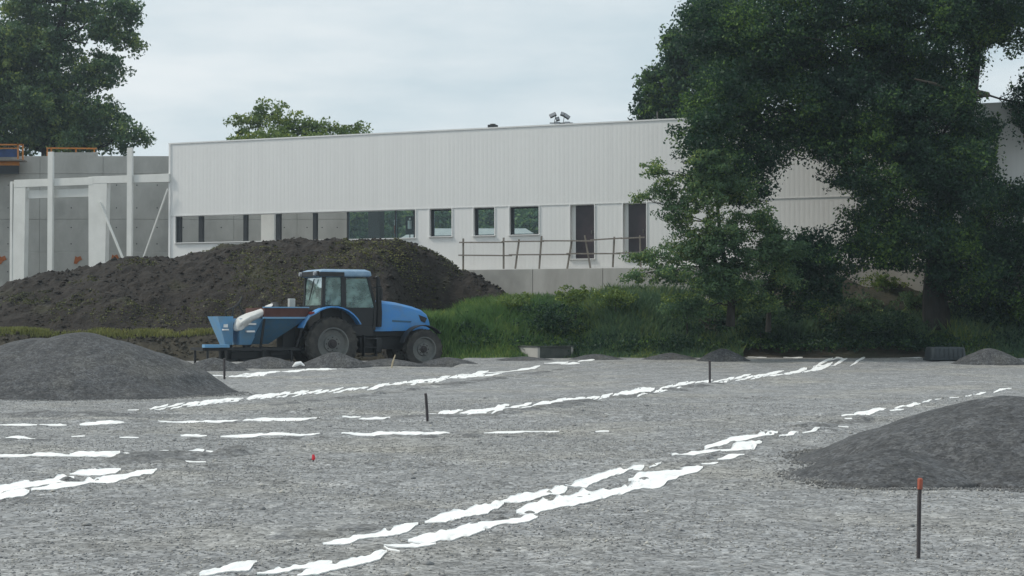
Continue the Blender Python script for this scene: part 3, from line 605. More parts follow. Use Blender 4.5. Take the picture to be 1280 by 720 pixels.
def grass(name, xs, ys_, zs, h, wd, mt, label):
    n = len(xs); a = rng.uniform(0, 6.28, n); lean = rng.normal(0, .28, (n, 2)) * h[:, None]
    sx_ = np.cos(a) * wd / 2; sy_ = np.sin(a) * wd / 2
    b0 = np.stack([xs - sx_, ys_ - sy_, zs - .05], -1); b1 = np.stack([xs + sx_, ys_ + sy_, zs - .05], -1)
    mid = np.stack([xs + lean[:, 0]*.35, ys_ + lean[:, 1]*.35, zs + h*.6], -1); m0 = mid - np.stack([sx_, sy_, 0*sx_], -1)*.7; m1 = mid + np.stack([sx_, sy_, 0*sx_], -1)*.7
    tp = np.stack([xs + lean[:, 0], ys_ + lean[:, 1], zs + h*.95], -1)
    P = np.stack([b0, b1, m1, tp, m0], 1).reshape(-1, 3); Fc = np.arange(5*n).reshape(-1, 5)
    return tag(link(name, mesh_np(name, P, Fc), mt), label, 'grass', kind='stuff')
n = 190000; x = rng.uniform(-3.1, 22, n); y = yedge(x) + rng.uniform(-.2, 6.5, n) ** 1.0
br = (x < 1.2 + rng.normal(0, 1.2, n)); dens_ = (vn(x * .8, y * .8, 11) > .15) & ~((x > 8) & (x < 15.5) & (y - yedge(x) < 1.3)); x, y, br = x[dens_], y[dens_], br[dens_]
h = (.35 + .55 * vn(x * .5, y * .5, 15)) * rng.uniform(.5, 1.25, len(x)) * np.clip((y - yedge(x)) / 1.5 + .2, .2, 1)
zz = tz(x, y)
grass('tall_grass', x[br], y[br], zz[br], h[br] * 1.1, np.full(br.sum(), .035), M['grass'], 'tall bright green grass on the bank just right of the tractor')
grass('tall_grass', x[~br], y[~br], zz[~br], h[~br], np.full((~br).sum(), .05), M['grassdark'], 'tall dark green grass and weeds on the bank below the trees')
n = 60000; x = rng.uniform(-29, -3.4, n); y = rng.uniform(58.7, 60.4, n); k = vn(x*1.2, y*1.2, 19) > .25; x, y = x[k], y[k]
grass('short_grass', x, y, tz(x, y), rng.uniform(.05, .2, len(x)), np.full(len(x), .03), M['drygrass'], 'short yellow green grass strip along the foot of the earth mound')
n = 60000; x = rng.uniform(-27, .3, n); y = rng.uniform(59.3, 65.8, n); k = (fbm(x*.5, y*.6, 23, 5) + .02*(x+10) - .10*(y-62)*(x<-9) > .16) & (rng.random(n) < .8); x, y = x[k], y[k]
P = np.stack([x, y, on_mound(x, y) + .03], -1)
tag(leaf_mesh('weeds', P, .085, M['weed'], md), kind='stuff')
n = 4000; mx_ = rng.uniform(-29, -3, n); my = yedge(mx_) + rng.uniform(-.3, 1.6, n); stones('bank_clods', mx_, my, tz(mx_, my), .03 + .08 * rng.random(n) ** 3, M['bank'], label='crumbly clods on the brown bank behind the spreader')
# brambles: leafy ground cover in the grass
n = 1500; x = rng.uniform(-1.8, 21, n); y = yedge(x) + rng.uniform(.3, 5.5, n); k = vn(x*.4, y*.4, 29) > .42; x, y = x[k], y[k]
tag(leaf_mesh('brambles', clump_pts(np.stack([x, y, tz(x, y) + .35], -1), .4, 34), .11, M['leaf_dark']), 'dark brambles and leafy weeds mixed into the tall grass', 'brambles', kind='stuff')

# ================================================================== WAREHOUSE
LX, LY = -15.39, 75.7; ANG = math.atan2(-9.3, 22.03); ca, sa = math.cos(ANG), math.sin(ANG)
def uz(px, py, w_=0):                      # photo pixel -> (distance along facade, height), on a plane w_ metres inside the facade
    ox, oy = LX - sa * w_, LY + ca * w_; k = (px - 640) / F
    u = (ox - k * oy) / (k * sa - ca); Y = oy + u * sa
    return u, H - (py - HOR) / F * Y
U = lambda px, w_=0: uz(px, 300, w_)[0]
def wpos0(u, w_, z): return (LX + u*ca - w_*sa, LY + u*sa + w_*ca, z)
WH = empty('warehouse', (LX, LY, 0), ANG); tag(WH, 'long white ribbed-metal warehouse under construction behind the mound and trees', 'warehouse')
ZB, ZF, ZS, ZH, ZT = 3.6, 4.0, 5.0, 6.2, 9.45; UE = 37.8
def ribs(mb, u0, u1, z0, z1, y=0, pitch=.19, dep=.002):
    us = []; u = u0
    k0 = math.ceil(u0 / pitch); pts = [(u0, y)]
    k = math.floor(u0 / pitch)
    while k * pitch < u1:
        for (f, d) in ((0, 0), (.12, dep), (.38, dep), (.5, 0)):
            uu = (k + f) * pitch
            if u0 < uu < u1: pts.append((uu, y + d))
        k += 1
    pts.append((u1, y)); n = len(pts); b = len(mb.v)
    mb.v += [(p[0], p[1], z0) for p in pts] + [(p[0], p[1], z1) for p in pts]
    mb.f += [(b+i, b+i+1, b+n+i+1, b+n+i) for i in range(n-1)]
    b = len(mb.v); mb.v += [(u0, y+.1, z0), (u1, y+.1, z0), (u1, y+.1, z1), (u0, y+.1, z1)]; mb.f.append((b+3, b+2, b+1, b))
sheet = 4.2; u = 0
while u < UE - .01:                        # upper skin in sheets, each a part
    mb = MB(); ribs(mb, u + .001, min(u + sheet, UE) - .001, ZH + .04, ZT); mb.build('cladding_panel', M['clad'], WH); u += sheet
MB().box(-.12, UE, -.03, .3, ZT + .002, ZT + .06).build('roof_trim', M['trim'], WH)
MB().box(-.10, -.003, -.04, .25, ZB, ZT).build('corner_trim', M['trim'], WH)
MB().box(0, UE, -.012, .12, ZH + .001, ZH + .038).build('drip_edge', M['trim'], WH)
ops = [('r', U(219), U(519), ZS), ('w', U(537), U(564.5), ZS + .03), ('w', U(592), U(618), ZS + .03), ('w', U(637), U(673.5), ZS + .03), ('d', U(713), U(743), ZF), ('d', U(779), U(808), ZF)]
prev = 0
for kind, a, b_, s in ops:                 # wall between and under the openings
    mb = MB(); ribs(mb, prev + .003, a - .003, ZB, ZH, .012); mb.build('wall_panel', M['clad'], WH)
    mb = MB(); ribs(mb, a, b_, ZB, s - .04, .012); mb.build('wall_panel', M['clad'], WH)
    rev = MB().box(a - .04, a, -.02, .28, s, ZH).box(b_, b_ + .04, -.02, .28, s, ZH).box(a - .04, b_ + .04, .04, .28, ZH - .03, ZH - .001)
    fr = rev.build('window_frame' if kind != 'd' else 'door_frame', M['trim'], WH)
    MB().box(a - .05, b_ + .05, -.07, .28, s - .038, s - .002).build('sill', M['trim'], fr)
    if kind == 'w':
        MB().box(a + .002, a + .14, .14, .2, s, ZH - .03).box(b_ - .07, b_ - .002, .14, .2, s, ZH - .03).box(a + .14, b_ - .07, .14, .2, ZH - .09, ZH - .03).box(a + .14, b_ - .07, .14, .2, s, s + .04).build('sash', M['dark'], fr)
        MB().box(a + .14, b_ - .07, .165, .175, s + .04, ZH - .09).build('pane', M['glass'], fr)
    elif kind == 'd':
        MB().box(a + .16, b_ - .003, .2, .25, s, ZH - .03).build('door_leaf', M['door'], fr)
        MB().box(a + .002, a + .16, .2, .25, s, ZH - .03).build('jamb', M['trim'], fr)
        MB().box(b_ - .2, b_ - .16, .15, .2, s + 1.0, s + 1.15).build('handle', M['metal'], fr)
    prev = b_
    if kind == 'r': ribbon = fr; ra, rb = a, b_
mb = MB(); ribs(mb, prev + .003, UE, ZB, ZH, .012); mb.build('wall_panel', M['clad'], WH)
bars = [(219.5,224.5),(247,252),(303,307.5),(343.5,349),(390,394.5),(432.5,434.5),(492.5,494),(516,518.5)]
for p0, p1 in bars: MB().box(U(p0), U(p1), .05, .2, ZS + .002, ZH - .032).build('mullion', M['dark'], ribbon)
for i in range(5, len(bars) - 1): MB().box(U(bars[i][1]) + .002, U(bars[i+1][0]) - .002, .12, .13, ZS + .003, ZH - .033).build('pane', M['glass'], ribbon)
u0, u1 = uz(326, 300, 3)[0], uz(342, 300, 3)[0]; MB().box(u0, u1, 3, 3.35, ZB, ZT - .3).build('column', M['steel'], WH)
u0, u1 = uz(460, 300, 3)[0], uz(474, 300, 3)[0]; MB().box(u0, u1, 3, 3.5, ZB, ZT - .3).build('column', M['dark'], WH)['label'] = 'dark inner column'
for k in range(3): MB().box(17.5 + k*6, 17.8 + k*6, 11, 11.3, ZB, ZT - .3).build('column', M['steel'], WH)
MB().box(U(470), UE, .32, 22, ZT - .28, ZT - .03).build('roof', M['tiles'], WH)
MB().box(UE - .2, UE, .13, 22, ZB, ZT - .3).build('end_wall', M['clad'], WH)
MB().box(U(700), UE - .3, 1.8, 2.0, ZB, ZT - .3).build('inner_wall', M['conc2'], WH)
MB().box(-.1, UE, .13, 22, ZB - .3, ZB - .02).build('floor_slab', M['conc2'], WH)
nb = empty('notice_board', wpos0(uz(512, 280, 1.2)[0], 1.2, ZS), ANG); tag(nb, 'small white notice in a dark frame inside the glazed end of the ribbon window', 'notice')
MB().box(-.2, .2, 0, .03, .2, 1.0).build('board', M['dark'], nb); MB().tube([(0,-.006,.45),(0,-.006,.8)], .09, 8).tube([(.02,-.006,.84),(.02,-.006,.92)], .05, 8).build('white_mark', M['trim'], nb); MB().box(-.02, .02, .01, .03, -1.0, .2).build('post', M['dark'], nb)
bp = empty('barrier_pole', wpos0(uz(494.5, 280, 1.0)[0], 1.0, ZS - 1), ANG); tag(bp, 'red and white pole standing inside the glazed end of the ribbon window', 'pole')
MB().tube([(0,0,0),(0,0,1.25)], .05, 8).build('lower_section', M['trim'], bp); MB().tube([(0,0,1.252),(-.02,0,1.6)], .06, 8).build('red_section', M['redtip'], bp); MB().tube([(-.02,0,1.602),(-.03,0,1.85)], .05, 8).build('upper_section', M['trim'], bp)
# foundation in cast lengths
fu = [U(440), U(520), U(600), U(673), U(760), U(850), U(950), U(1060), U(1180), UE]
for i in range(len(fu) - 1):
    m_ = M['conc'] if i < 3 else M['conc2']
    MB().box(fu[i] + .008, fu[i+1] - .008, -.62, -.07, 1.2, ZB - .02).build('foundation_block', m_, WH, bevel=.012)
# roof pieces
u, _ = uz(616, 157, 1.5); v = empty('roof_vent', WH.matrix_world @ Vector((0,0,0))); 
def wpos(u, w_, z): return (LX + u*ca - w_*sa, LY + u*sa + w_*ca, z)
v.location = wpos(u, 1.5, ZT - .03); v.rotation_euler.z = ANG; tag(v, 'small dark box vent on the warehouse roof edge', 'vent')
MB().box(-.13, .13, -.13, .13, 0, .26).build('stack', M['dark'], v); MB().box(-.17, .17, -.17, .17, .262, .38).build('cowl', M['dark'], v, bevel=.01); MB().tube([(0,0,.382),(0,0,.42)], .12, 10).build('cap', M['metal'], v)
p = at(822, 151, 75); pr = MB().tube([(0,0,-.6),(0,0,.42)], .03, 6).build('roof_rod', M['metal']); pr.location = p; tag(pr, 'thin metal rod standing on the warehouse roof before the dark tree', 'rod')
# floodlights on a mast far behind the roof
ms = at(701, 155, 130); fm = empty('floodlight_mast', (ms.x, ms.y, 0)); tag(fm, 'floodlight mast whose lamp cluster shows above the warehouse roof', 'floodlight')
zt = ms.z; MB().tube([(0,0,-1),(0,0,zt-.6)], [.2,.12], 8).build('mast', M['metal'], fm); MB().bar((-.85,0,zt+.1),(.95,0,zt+.1), .08).bar((-.5,0,zt+.1),(-.35,0,zt+.8),.05).bar((.2,0,zt+.1),(.3,0,zt+.8),.05).bar((0,0,zt-.7),(0,0,zt+.1),.1).build('crossbar', M['metal'], fm)
for (dx, dz_, w2, rx) in ((-.55,.72,.62,-25),(-.22,.42,.34,-15),(.12,.80,.34,20),(.42,.62,.6,35),(-.25,.05,.5,5),(.45,.05,.5,0)):
    lo = MB().box(-w2/2, w2/2, -.12, .12, -.17, .17).build('lamp_head', M['metal'], fm, bevel=.03); lo.scale = (.85,) * 3; lo.location = (dx*1.1, -.1, zt + dz_ - .02); lo.rotation_euler = (R(-25), R(rx), 0)
    MB().box(-w2/2+.05, w2/2-.05, -.125, -.122, -.13, .13).build('lens', M['lampglass'], lo)

# ================================================================== GUARD RAIL OF TIMBER ON THE FOUNDATION
GR = empty('timber_guardrail', (LX, LY, 0), ANG); tag(GR, 'makeshift timber guardrail on the foundation ledge before the warehouse doors', 'guardrail')
W0 = -.5
def gpt(px, py, dw=0): u, z_ = uz(px, py, W0 + dw); return (u, W0 + dw, z_)
for (x0_, y0_, x1_, y1_) in [(579,298,579,328),(629.5,297,629.5,336),(649,299,644,336),(677,295,674,336),(715,300,709,336),(731,294,738,335),(768,296,766,334),(800,294,801,334)]:
    a = gpt(x0_, y0_); b2 = gpt(x1_, y1_); b2 = (b2[0], b2[1], max(b2[2], ZB - .019) if y1_ > 330 else b2[2] - .35)
    MB().bar(a, b2, .06, .06).build('post', M['timber'], GR)
rl = [(574,303,629,303),(627,302,680,301.5),(676,301,742,301),(738,300,778,297.5),(776,298,806,296.5)]
for k, (a0, b0, a1, b1) in enumerate(rl): MB().bar(gpt(a0, b0, -.06 - .008*k), gpt(a1, b1, -.06 - .008*k), .03, .055).build('rail', M['timber'], GR)
rl = [(573,319,640,319.5),(636,318.5,712,318),(708,317,775,317),(770,316.5,806,315.3)]
for k, (a0, b0, a1, b1) in enumerate(rl): MB().bar(gpt(a0, b0, -.06 - .008*k), gpt(a1, b1, -.06 - .008*k), .03, .055).build('rail', M['timber'], GR)

# ================================================================== CONCRETE WALL BEHIND, LEFT
YW = 83.0; CW = empty('concrete_wall', (0, YW, 0)); tag(CW, 'bare precast concrete wall behind the white steel frame', 'wall')
def wx(px): return (px - 640) / F * YW
def wz(py): return H - (py - HOR) / F * YW
cols = [wx(-190), wx(-110), wx(-30), wx(49), wx(128), wx(213), wx(292), wx(371), wx(434)]; rows = [1.0, wz(315), wz(274), wz(217), wz(194.6)]
for i in range(len(cols)-1):
    for j in range(4):
        if i >= 5 and j == 3: continue
        MB().box(cols[i] + .006, cols[i+1] - .006, random.uniform(-.008, .008), .25, rows[j] + .006, rows[j+1] - .006).build('panel', M['conc'], CW, bevel=.008)
MB().box(wx(67), wx(120), .02, .25, rows[4] + .003, wz(190)).build('panel', M['conc'], CW)
hb = MB(); 
for i in range(len(cols)-1):
    for j in range(3):
        for a in (.2, .5, .8):
            for b2 in (.25, .75):
                X_ = cols[i] + (cols[i+1]-cols[i])*a; Z_ = rows[j] + (rows[j+1]-rows[j])*b2
                hb.tube([(X_,-.012,Z_),(X_,.02,Z_)], .032, 6)
tag(hb.build('tie_holes', M['dark'], CW), kind='stuff')
for (px, py, s) in ((97,325,.22),(143,323,.22),(2,325,.24)):
    q = [(wx(px)+s*a, wz(py)+s*b2) for a, b2 in ((-.9,-.8),(-.2,-.9),(.3,-.2),(1,.1),(.6,.9),(-.1,.6),(-.5,.9),(-.7,.1))]
    MB().prism(q, -.03, -.012).build('rust_patch', M['rust'], CW)

# ================================================================== WHITE STEEL FRAME
SF = empty('steel_frame', (LX, LY, 0), ANG); tag(SF, 'white painted steel portal frame in front of the bare concrete wall', 'steel frame')
def hcol(px0, px1, ptop, zbot=1.6, fl=.03, name='column'):
    u0 = U(px0); u1 = U(px1); zt = uz((px0+px1)/2, ptop)[1]
    MB().box(u0, u0 + fl, -.15, .15, zbot, zt).box(u0 + fl + .001, u1 - fl - .001, -.012, .012, zbot, zt).box(u1 - fl, u1, -.15, .15, zbot, zt).build(name, M['steel'], SF)
def taper(px0, px1, pb0, pb1, ptop, pbot):
    u0, zt = uz(px0, ptop); u1, _ = uz(px1, ptop); v0, zb = uz(pb0, pbot); v1, _ = uz(pb1, pbot)
    MB().prism([(v0, zb), (v1, zb), (u1, zt), (u0, zt)], -.14, .14).build('column', M['steel'], SF, bevel=.01)
taper(19, 33.5, 16.5, 32, 229, 362); taper(112, 135.5, 113, 133, 221, 350)
MB().box(U(14.5), U(17.5), -.16, .2, 1.6, uz(16, 227)[1]).build('column', M['steel'], SF)
for (a, b2, pt) in ((63.5, 69.5, 190), (162.5, 168.5, 185)): MB().box(U(a), U(b2), -.28, -.155, 1.6, uz((a+b2)/2, pt)[1]).build('post', M['steel'], SF)
def beam(px0, pt0, pb0, px1, pt1, pb1, y0, y1):
    a, zt0 = uz(px0, pt0); _, zb0 = uz(px0, pb0); b2, zt1 = uz(px1, pt1); _, zb1 = uz(px1, pb1)
    MB().prism([(a, zb0), (b2, zb1), (b2, zt1), (a, zt0)], y0, y1).build('beam', M['steel'], SF, bevel=.01)
beam(19, 225, 234.5, 118, 221.5, 231, -.15, .02); beam(118.2, 221, 229.5, 213, 217, 227.5, -.15, .02); beam(31, 238, 248, 113.5, 235, 245.5, .03, .13)
MB().bar((*[uz(127,253)[0], -.18], uz(127,253)[1]), (uz(160,332)[0], -.18, uz(160,332)[1]), .085).build('brace', M['steel'], SF)
MB().bar((uz(212,236)[0], -.18, uz(212,236)[1]), (uz(182,322)[0], -.18, uz(182,322)[1]), .06).build('brace', M['steel'], SF)

# ================================================================== ORANGE FORMWORK ON THE WALL
fw = empty('formwork_platform', (0, YW - .6, 0)); tag(fw, 'blue and orange formwork platform hung on the concrete wall at the left edge', 'formwork')
MB().box(wx(-60), wx(27), -.05, .05, wz(197.5), wz(188)).build('blue_panel', M['blueform'], fw, bevel=.01)
MB().box(wx(-60), wx(27.5), -.06, .06, wz(208), wz(203)).build('beam', M['orange'], fw)
MB().box(wx(-60), wx(27), -.05, .05, wz(218.5), wz(208.5)).build('dark_panel', M['dark'], fw)
MB().box(wx(-60), wx(34), -.4, .45, wz(202.8), wz(201)).build('deck', M['timber'], fw)
MB().bar((wx(-60), -.35, wz(183)), (wx(35), -.35, wz(183)), .07).bar((wx(-60), -.35, wz(187.5)), (wx(28), -.35, wz(187.5)), .05).build('rail', M['orange'], fw)
for px in (-50, -20, 28.5, 34.5): MB().bar((wx(px), -.35, wz(202)), (wx(px), -.35, wz(182.5)), .07).build('post', M['orange'], fw)
orr = empty('orange_guardrail', (0, YW + .3, 0)); tag(orr, 'thin orange guardrail along the top of the concrete wall before the oak', 'guardrail')
MB().bar((wx(55), 0, wz(184)), (wx(118), 0, wz(184.5)), .07).build('rail', M['orange'], orr)
for px in (56, 61, 92, 115): MB().bar((wx(px), 0, wz(196)), (wx(px), 0, wz(184)), .06).build('post', M['orange'], orr)

# ================================================================== HOUSE AND TREES BEYOND, SEEN THROUGH THE WINDOWS
hp = at(610, 300, 150); hs = empty('far_house', (hp.x, 150, 0)); tag(hs, 'grey roofed house seen through the warehouse windows', 'house')
MB().box(-8, 5.2, 0, 8, -1, 8.6).build('wall', M['render'], hs)
MB().add([(-8.5,-.4,8.5),(5.4,-.4,8.5),(5.4,8.4,8.5),(-8.5,8.4,8.5),(-6.5,4,10.0),(3.4,4,10.0)], [(0,1,5,4),(1,2,5),(2,3,4,5),(3,0,4),(3,2,1,0)]).build('roof', M['tiles'], hs)
for k in range(4): MB().box(-6.4 + 3*k, -5.2 + 3*k, -.05, -.01, 5.6, 7.2).build('window', M['dark'], hs)
for i, (px, lab) in enumerate(((430, 'dark tree beyond the warehouse, seen through the left end of the ribbon window'), (500, 'dark tree beyond the warehouse, seen through the glazed end of the ribbon window'),
        (560, 'dark tree behind the far house, seen through the first square window'), (620, 'dark tree behind the far house, seen through the middle square window'), (685, 'dark tree behind the far house, seen through the last square window'))):
    Yt = 165 + 6 * (i % 2)
    tree('broadleaf_tree', lab, [Vector(((px-640)/F*Yt, Yt, -1)), at(px, 320, Yt), at(px, 285, Yt)], .4, [(px, 275, 40, 25, Yt), (px - 20, 300, 36, 25, Yt), (px + 20, 300, 36, 28, Yt)], .5, 22, 40, M['leaf_mid'], 1.1, twigs=2, group='trees beyond the warehouse')

# ================================================================== TRACTOR
TA = R(27); KS = 1.1; TO = (-5.664 * KS, 49.89 * KS, H - KS * H)
T = empty('tractor', TO, TA); T.scale = (KS,) * 3; tag(T, 'blue farm tractor with glazed cab parked in front of the earth mound', 'tractor')
def wheel(x, y, Rr, wid, rim, lugs, side):
    wh = empty('wheel', (x, y, Rr)); wh.parent = T; h2 = wid / 2
    prof = [(rim, -h2*.72), (rim*1.04, -h2*.9), (rim + (Rr-rim)*.45, -h2), (Rr*.93, -h2*.86), (Rr*.965, -h2*.45), (Rr*.965, h2*.45), (Rr*.93, h2*.86), (rim + (Rr-rim)*.45, h2), (rim*1.04, h2*.9), (rim, h2*.72), (rim, -h2*.72)]
    ty = MB().lathe(prof, 44).build('tyre', M['rubber'], wh, smooth=True)
    lg = MB()
    for s in (-1, 1):
        for k in range(lugs):
            a = 2*math.pi*(k + (.5 if s > 0 else 0))/lugs; a2 = a + .16*1
            P = lambda r, ang, yy: (r*math.cos(ang), yy, r*math.sin(ang))
            w2 = .045; r1, r2 = Rr*.955, Rr*1.0
            pts = [P(r1, a-w2, .0), P(r1, a+w2, 0), P(r1*.975, a2+w2, s*h2*.96), P(r1*.975, a2-w2, s*h2*.96), P(r2, a-w2*.8, 0), P(r2, a+w2*.8, 0), P(r2*.965, a2+w2*.8, s*h2*.96), P(r2*.965, a2-w2*.8, s*h2*.96)]
            lg.add(pts, [(0,1,2,3),(7,6,5,4),(0,4,5,1),(1,5,6,2),(2,6,7,3),(3,7,4,0)])
            q = [P(rim+(Rr-rim)*.62, a2+.02-w2*.7, s*h2*1.0), P(rim+(Rr-rim)*.62, a2+.02+w2*.7, s*h2*1.0), P(Rr*.95, a2+w2, s*h2*.99), P(Rr*.95, a2-w2, s*h2*.99)]
            q2 = [(p_[0], p_[1] - s*.05, p_[2]) for p_ in q]; lg.add(q + q2, [(0,1,2,3),(0,4,5,1),(1,5,6,2),(2,6,7,3),(3,7,4,0)])
    lg.build('tread', M['rubber'], ty)
    o = side*h2
    rm = MB().lathe([(rim*1.0, o*.72), (rim*1.03, o*.86), (rim*.95, o*.86), (rim*.9, o*.5), (rim*.86, o*.3), (rim*.55, o*.26), (rim*.5, o*.45), (rim*.28, o*.48), (.001, o*.48)], 36).build('rim', M['rim'], wh, smooth=True)
    hb_ = MB().lathe([(rim*.3, o*.47), (rim*.28, o*.62), (rim*.16, o*.66), (rim*.14, o*.85), (.001, o*.87)], 18)
    for k in range(8): a = 2*math.pi*k/8; hb_.tube([(rim*.4*math.cos(a), o*.45, rim*.4*math.sin(a)), (rim*.4*math.cos(a), o*.54, rim*.4*math.sin(a))], .022, 6)
    hb_.build('hub', M['hub'], wh, smooth=True)
for s in (-1, 1):
    wheel(0, s*.82, .80, .46, .47, 20, s); wheel(2.93, s*.80, .62, .38, .37, 18, s)
# chassis, transmission, axles
MB().box(-.45, 1.2, -.28, .28, .55, 1.15).box(1.201, 3.2, -.2, .2, .62, 1.0).bar((2.93,-.7,.62),(2.93,.7,.62),.16).bar((0,-.7,.8),(0,.7,.8),.3).box(1.3, 2.9, -.3, .3, 1.001, 1.2).build('chassis', M['black'], T, bevel=.02)
MB().box(.95, 1.65, -.72, -.35, .52, .98).build('fuel_tank', M['black'], T, bevel=.05, smooth=True)
st_ = MB()
for k in range(3): st_.box(1.02, 1.40, -.92 + .0*k, -.73, .42 + .26*k, .45 + .26*k)
st_.box(1.0, 1.02, -.92, -.73, .42, 1.05).box(1.4, 1.42, -.92, -.73, .42, 1.05).build('step', M['black'], T)
# bonnet: sections along x
secs = [(1.55, 2.08, 1.16, .41), (1.9, 2.07, 1.16, .42), (2.35, 2.02, 1.17, .41), (2.8, 1.92, 1.18, .40), (3.1, 1.82, 1.18, .38), (3.3, 1.68, 1.2, .34), (3.4, 1.5, 1.22, .29)]
hd = MB(); kk = 0
for (x_, zt_, zb_, hw) in secs:
    sec = [(-hw, zb_), (-hw*1.0, zt_ - .22), (-hw*.93, zt_ - .09), (-hw*.72, zt_ - .015), (0, zt_ + .015), (hw*.72, zt_ - .015), (hw*.93, zt_ - .09), (hw, zt_ - .22), (hw, zb_)]
    hd.v += [(x_, a, b2) for a, b2 in sec]
k = 9
for i in range(len(secs)-1):
    for j in range(k-1): hd.f.append((i*k+j, i*k+j+1, (i+1)*k+j+1, (i+1)*k+j))
hd.f.append(tuple(range(k))); hd.f.append(tuple((len(secs)-1)*k + j for j in reversed(range(k))))
for i in range(len(secs)-1): hd.f.append((i*k+k-1, i*k, (i+1)*k, (i+1)*k+k-1))
hd.build('bonnet', M['blue'], T, smooth=True)
for s in (-1, 1):
    MB().prism([(2.98,1.66),(3.26,1.56),(3.2,1.42),(3.06,1.46)], s*.392 if s > 0 else -.392, s*.36).build('headlight', M['black'], T, bevel=.005)
    MB().prism([(2.1,1.5),(2.75,1.47),(2.7,1.42),(2.1,1.44)], s*.418, s*.38).build('vent', M['bluedark'], T)
MB().box(3.36, 3.42, -.24, .24, 1.24, 1.45).build('grille', M['black'], T, bevel=.01)
MB().box(3.2, 3.62, -.3, .3, .68, .95).build('front_weight', M['black'], T, bevel=.03)
# cab
cz0, cz1 = 1.05, 2.76
roof = MB()
for (z_, a, b2, hw) in ((2.765,-.30,1.2,.80),(2.80,-.36,1.27,.85),(2.93,-.34,1.24,.84),(2.99,-.2,1.1,.72)): roof.v += [(a,-hw,z_),(b2,-hw,z_),(b2,hw,z_),(a,hw,z_)]
for i in range(3):
    for j in range(4): roof.f.append((i*4+j, i*4+(j+1) % 4, (i+1)*4+(j+1) % 4, (i+1)*4+j))
roof.f += [(3,2,1,0), (12,13,14,15)]
rf = roof.build('cab_roof', M['roofblue'], T, bevel=.025, smooth=True)
MB().box(-.40, -.362, -.8, .8, 2.78, 2.93).build('rear_visor', M['black'], rf, bevel=.01)
for y_ in (-.62, .62): MB().tube([(-.47,y_,2.86),(-.402,y_,2.86)], [.06,.07], 12).build('work_light', M['lampglass'], rf)
MB().box(-.37, .40, -.862, -.80, 2.772, 2.90).build('side_visor', M['black'], rf, bevel=.01)
# pillars (rear, middle, front) on both sides
for s in (-1, 1):
    y_ = s*.76
    MB().bar((-.24,y_,1.75),(-.2,y_*.98,2.78),.09,.1).build('cab_pillar', M['black'], T)
    MB().bar((.42,y_,1.15),(.40,y_*.98,2.78),.08,.15,(1,0,0)).build('cab_pillar', M['black'], T)
    MB().bar((1.38,y_*.96,1.2),(1.42,y_*.97,1.9),.08,.08).bar((1.42,y_*.97,1.9),(1.17,y_*.98,2.78),.07,.08).build('cab_pillar', M['black'], T)
    MB().add([(-.16,y_*.99,1.93),(.35,y_*.99,1.93),(.34,y_*.98,2.76),(-.14,y_*.98,2.76)], [(0,1,2,3)]).build('side_window', M['cabglass'], T)
    MB().add([(.47,y_*.97,1.302),(1.34,y_*.97,1.302),(1.38,y_*.985,1.86),(.47,y_*.985,1.86)], [(0,1,2,3)]).build('door_panel', M['bluedark'] if False else M['black'], T)
    MB().add([(.47,y_*.99,1.865),(1.38,y_*.99,1.865),(1.15,y_*.98,2.72),(.46,y_*.98,2.72)], [(0,1,2,3)]).build('door_window', M['cabglass'], T)
    MB().box(.46, 1.36, min(y_*.96, y_*1.0), max(y_*.96, y_*1.0), 1.02, 1.3).build('door_sill', M['black'], T, bevel=.02)
    # mudguard over the rear wheel
    mg = MB(); nA = 12; yo, yi = s*1.08, s*.6
    for i in range(nA+1):
        a = R(158 - 128*i/nA); r_ = .93 + (.06 if i < 3 else 0)
        for yy in (yo, yi):
            for rr in (r_, r_+.035): mg.v.append((rr*math.cos(a)*1.02, yy, .86 + rr*math.sin(a)*1.08))
    for i in range(nA):
        q = i*4; mg.f += [(q,q+4,q+6,q+2),(q+1,q+3,q+7,q+5),(q,q+1,q+5,q+4),(q+2,q+6,q+7,q+3)]
    mg.f += [(0,2,3,1),(nA*4,nA*4+1,nA*4+3,nA*4+2)]
    mo = mg.build('mudguard', M['blue'], T, smooth=True)
    MB().box(-.72, -.60, min(s*.85,s*1.05), max(s*.85,s*1.05), 1.66, 1.74).build('tail_light', mat('tail_red', (.2,.02,.02), .4) if s < 0 else M['black'], mo)
    MB().prism([(-.2,1.15),(.45,1.15),(.45,1.9),(-.2,1.9)], s*.62, s*.66).build('inner_panel', M['black'], T)
    fg = MB(); nA = 8
    for i in range(nA+1):
        a = R(165 - 125*i/nA)
        for yy in (s*.98, s*.62):
            for rr in (.69, .715): fg.v.append((2.93 + rr*math.cos(a), yy, .64 + rr*math.sin(a)))
    for i in range(nA):
        q = i*4; fg.f += [(q,q+4,q+6,q+2),(q+1,q+3,q+7,q+5),(q,q+1,q+5,q+4),(q+2,q+6,q+7,q+3)]
    fg.build('front_mudguard', M['black'], T, smooth=True)
    MB().bar((1.36,y_,2.45),(1.5,s*1.0,2.5),.03).bar((1.5,s*1.0,2.5),(1.5,s*1.0,2.2),.03).box(1.48,1.52,min(s*.93,s*1.08),max(s*.93,s*1.08),2.08,2.42).build('mirror', M['black'], T)
MB().add([(-.25,-.7,1.93),(-.25,.7,1.93),(-.21,.68,2.74),(-.21,-.68,2.74)], [(0,1,2,3)]).build('rear_window', M['cabglass'], T)
MB().add([(1.41,-.66,1.95),(1.41,.66,1.95),(1.19,.66,2.74),(1.19,-.66,2.74)], [(0,1,2,3)]).build('windscreen', M['cabglass'], T)
MB().box(-.30, -.2, -.78, .78, 1.80, 1.92).build('rear_sill', M['black'], T)
MB().box(-.2, 1.4, -.6, .6, 1.06, 1.14).box(-.26, -.2, -.6, .6, 1.1, 1.8).build('cab_floor', M['black'], T)
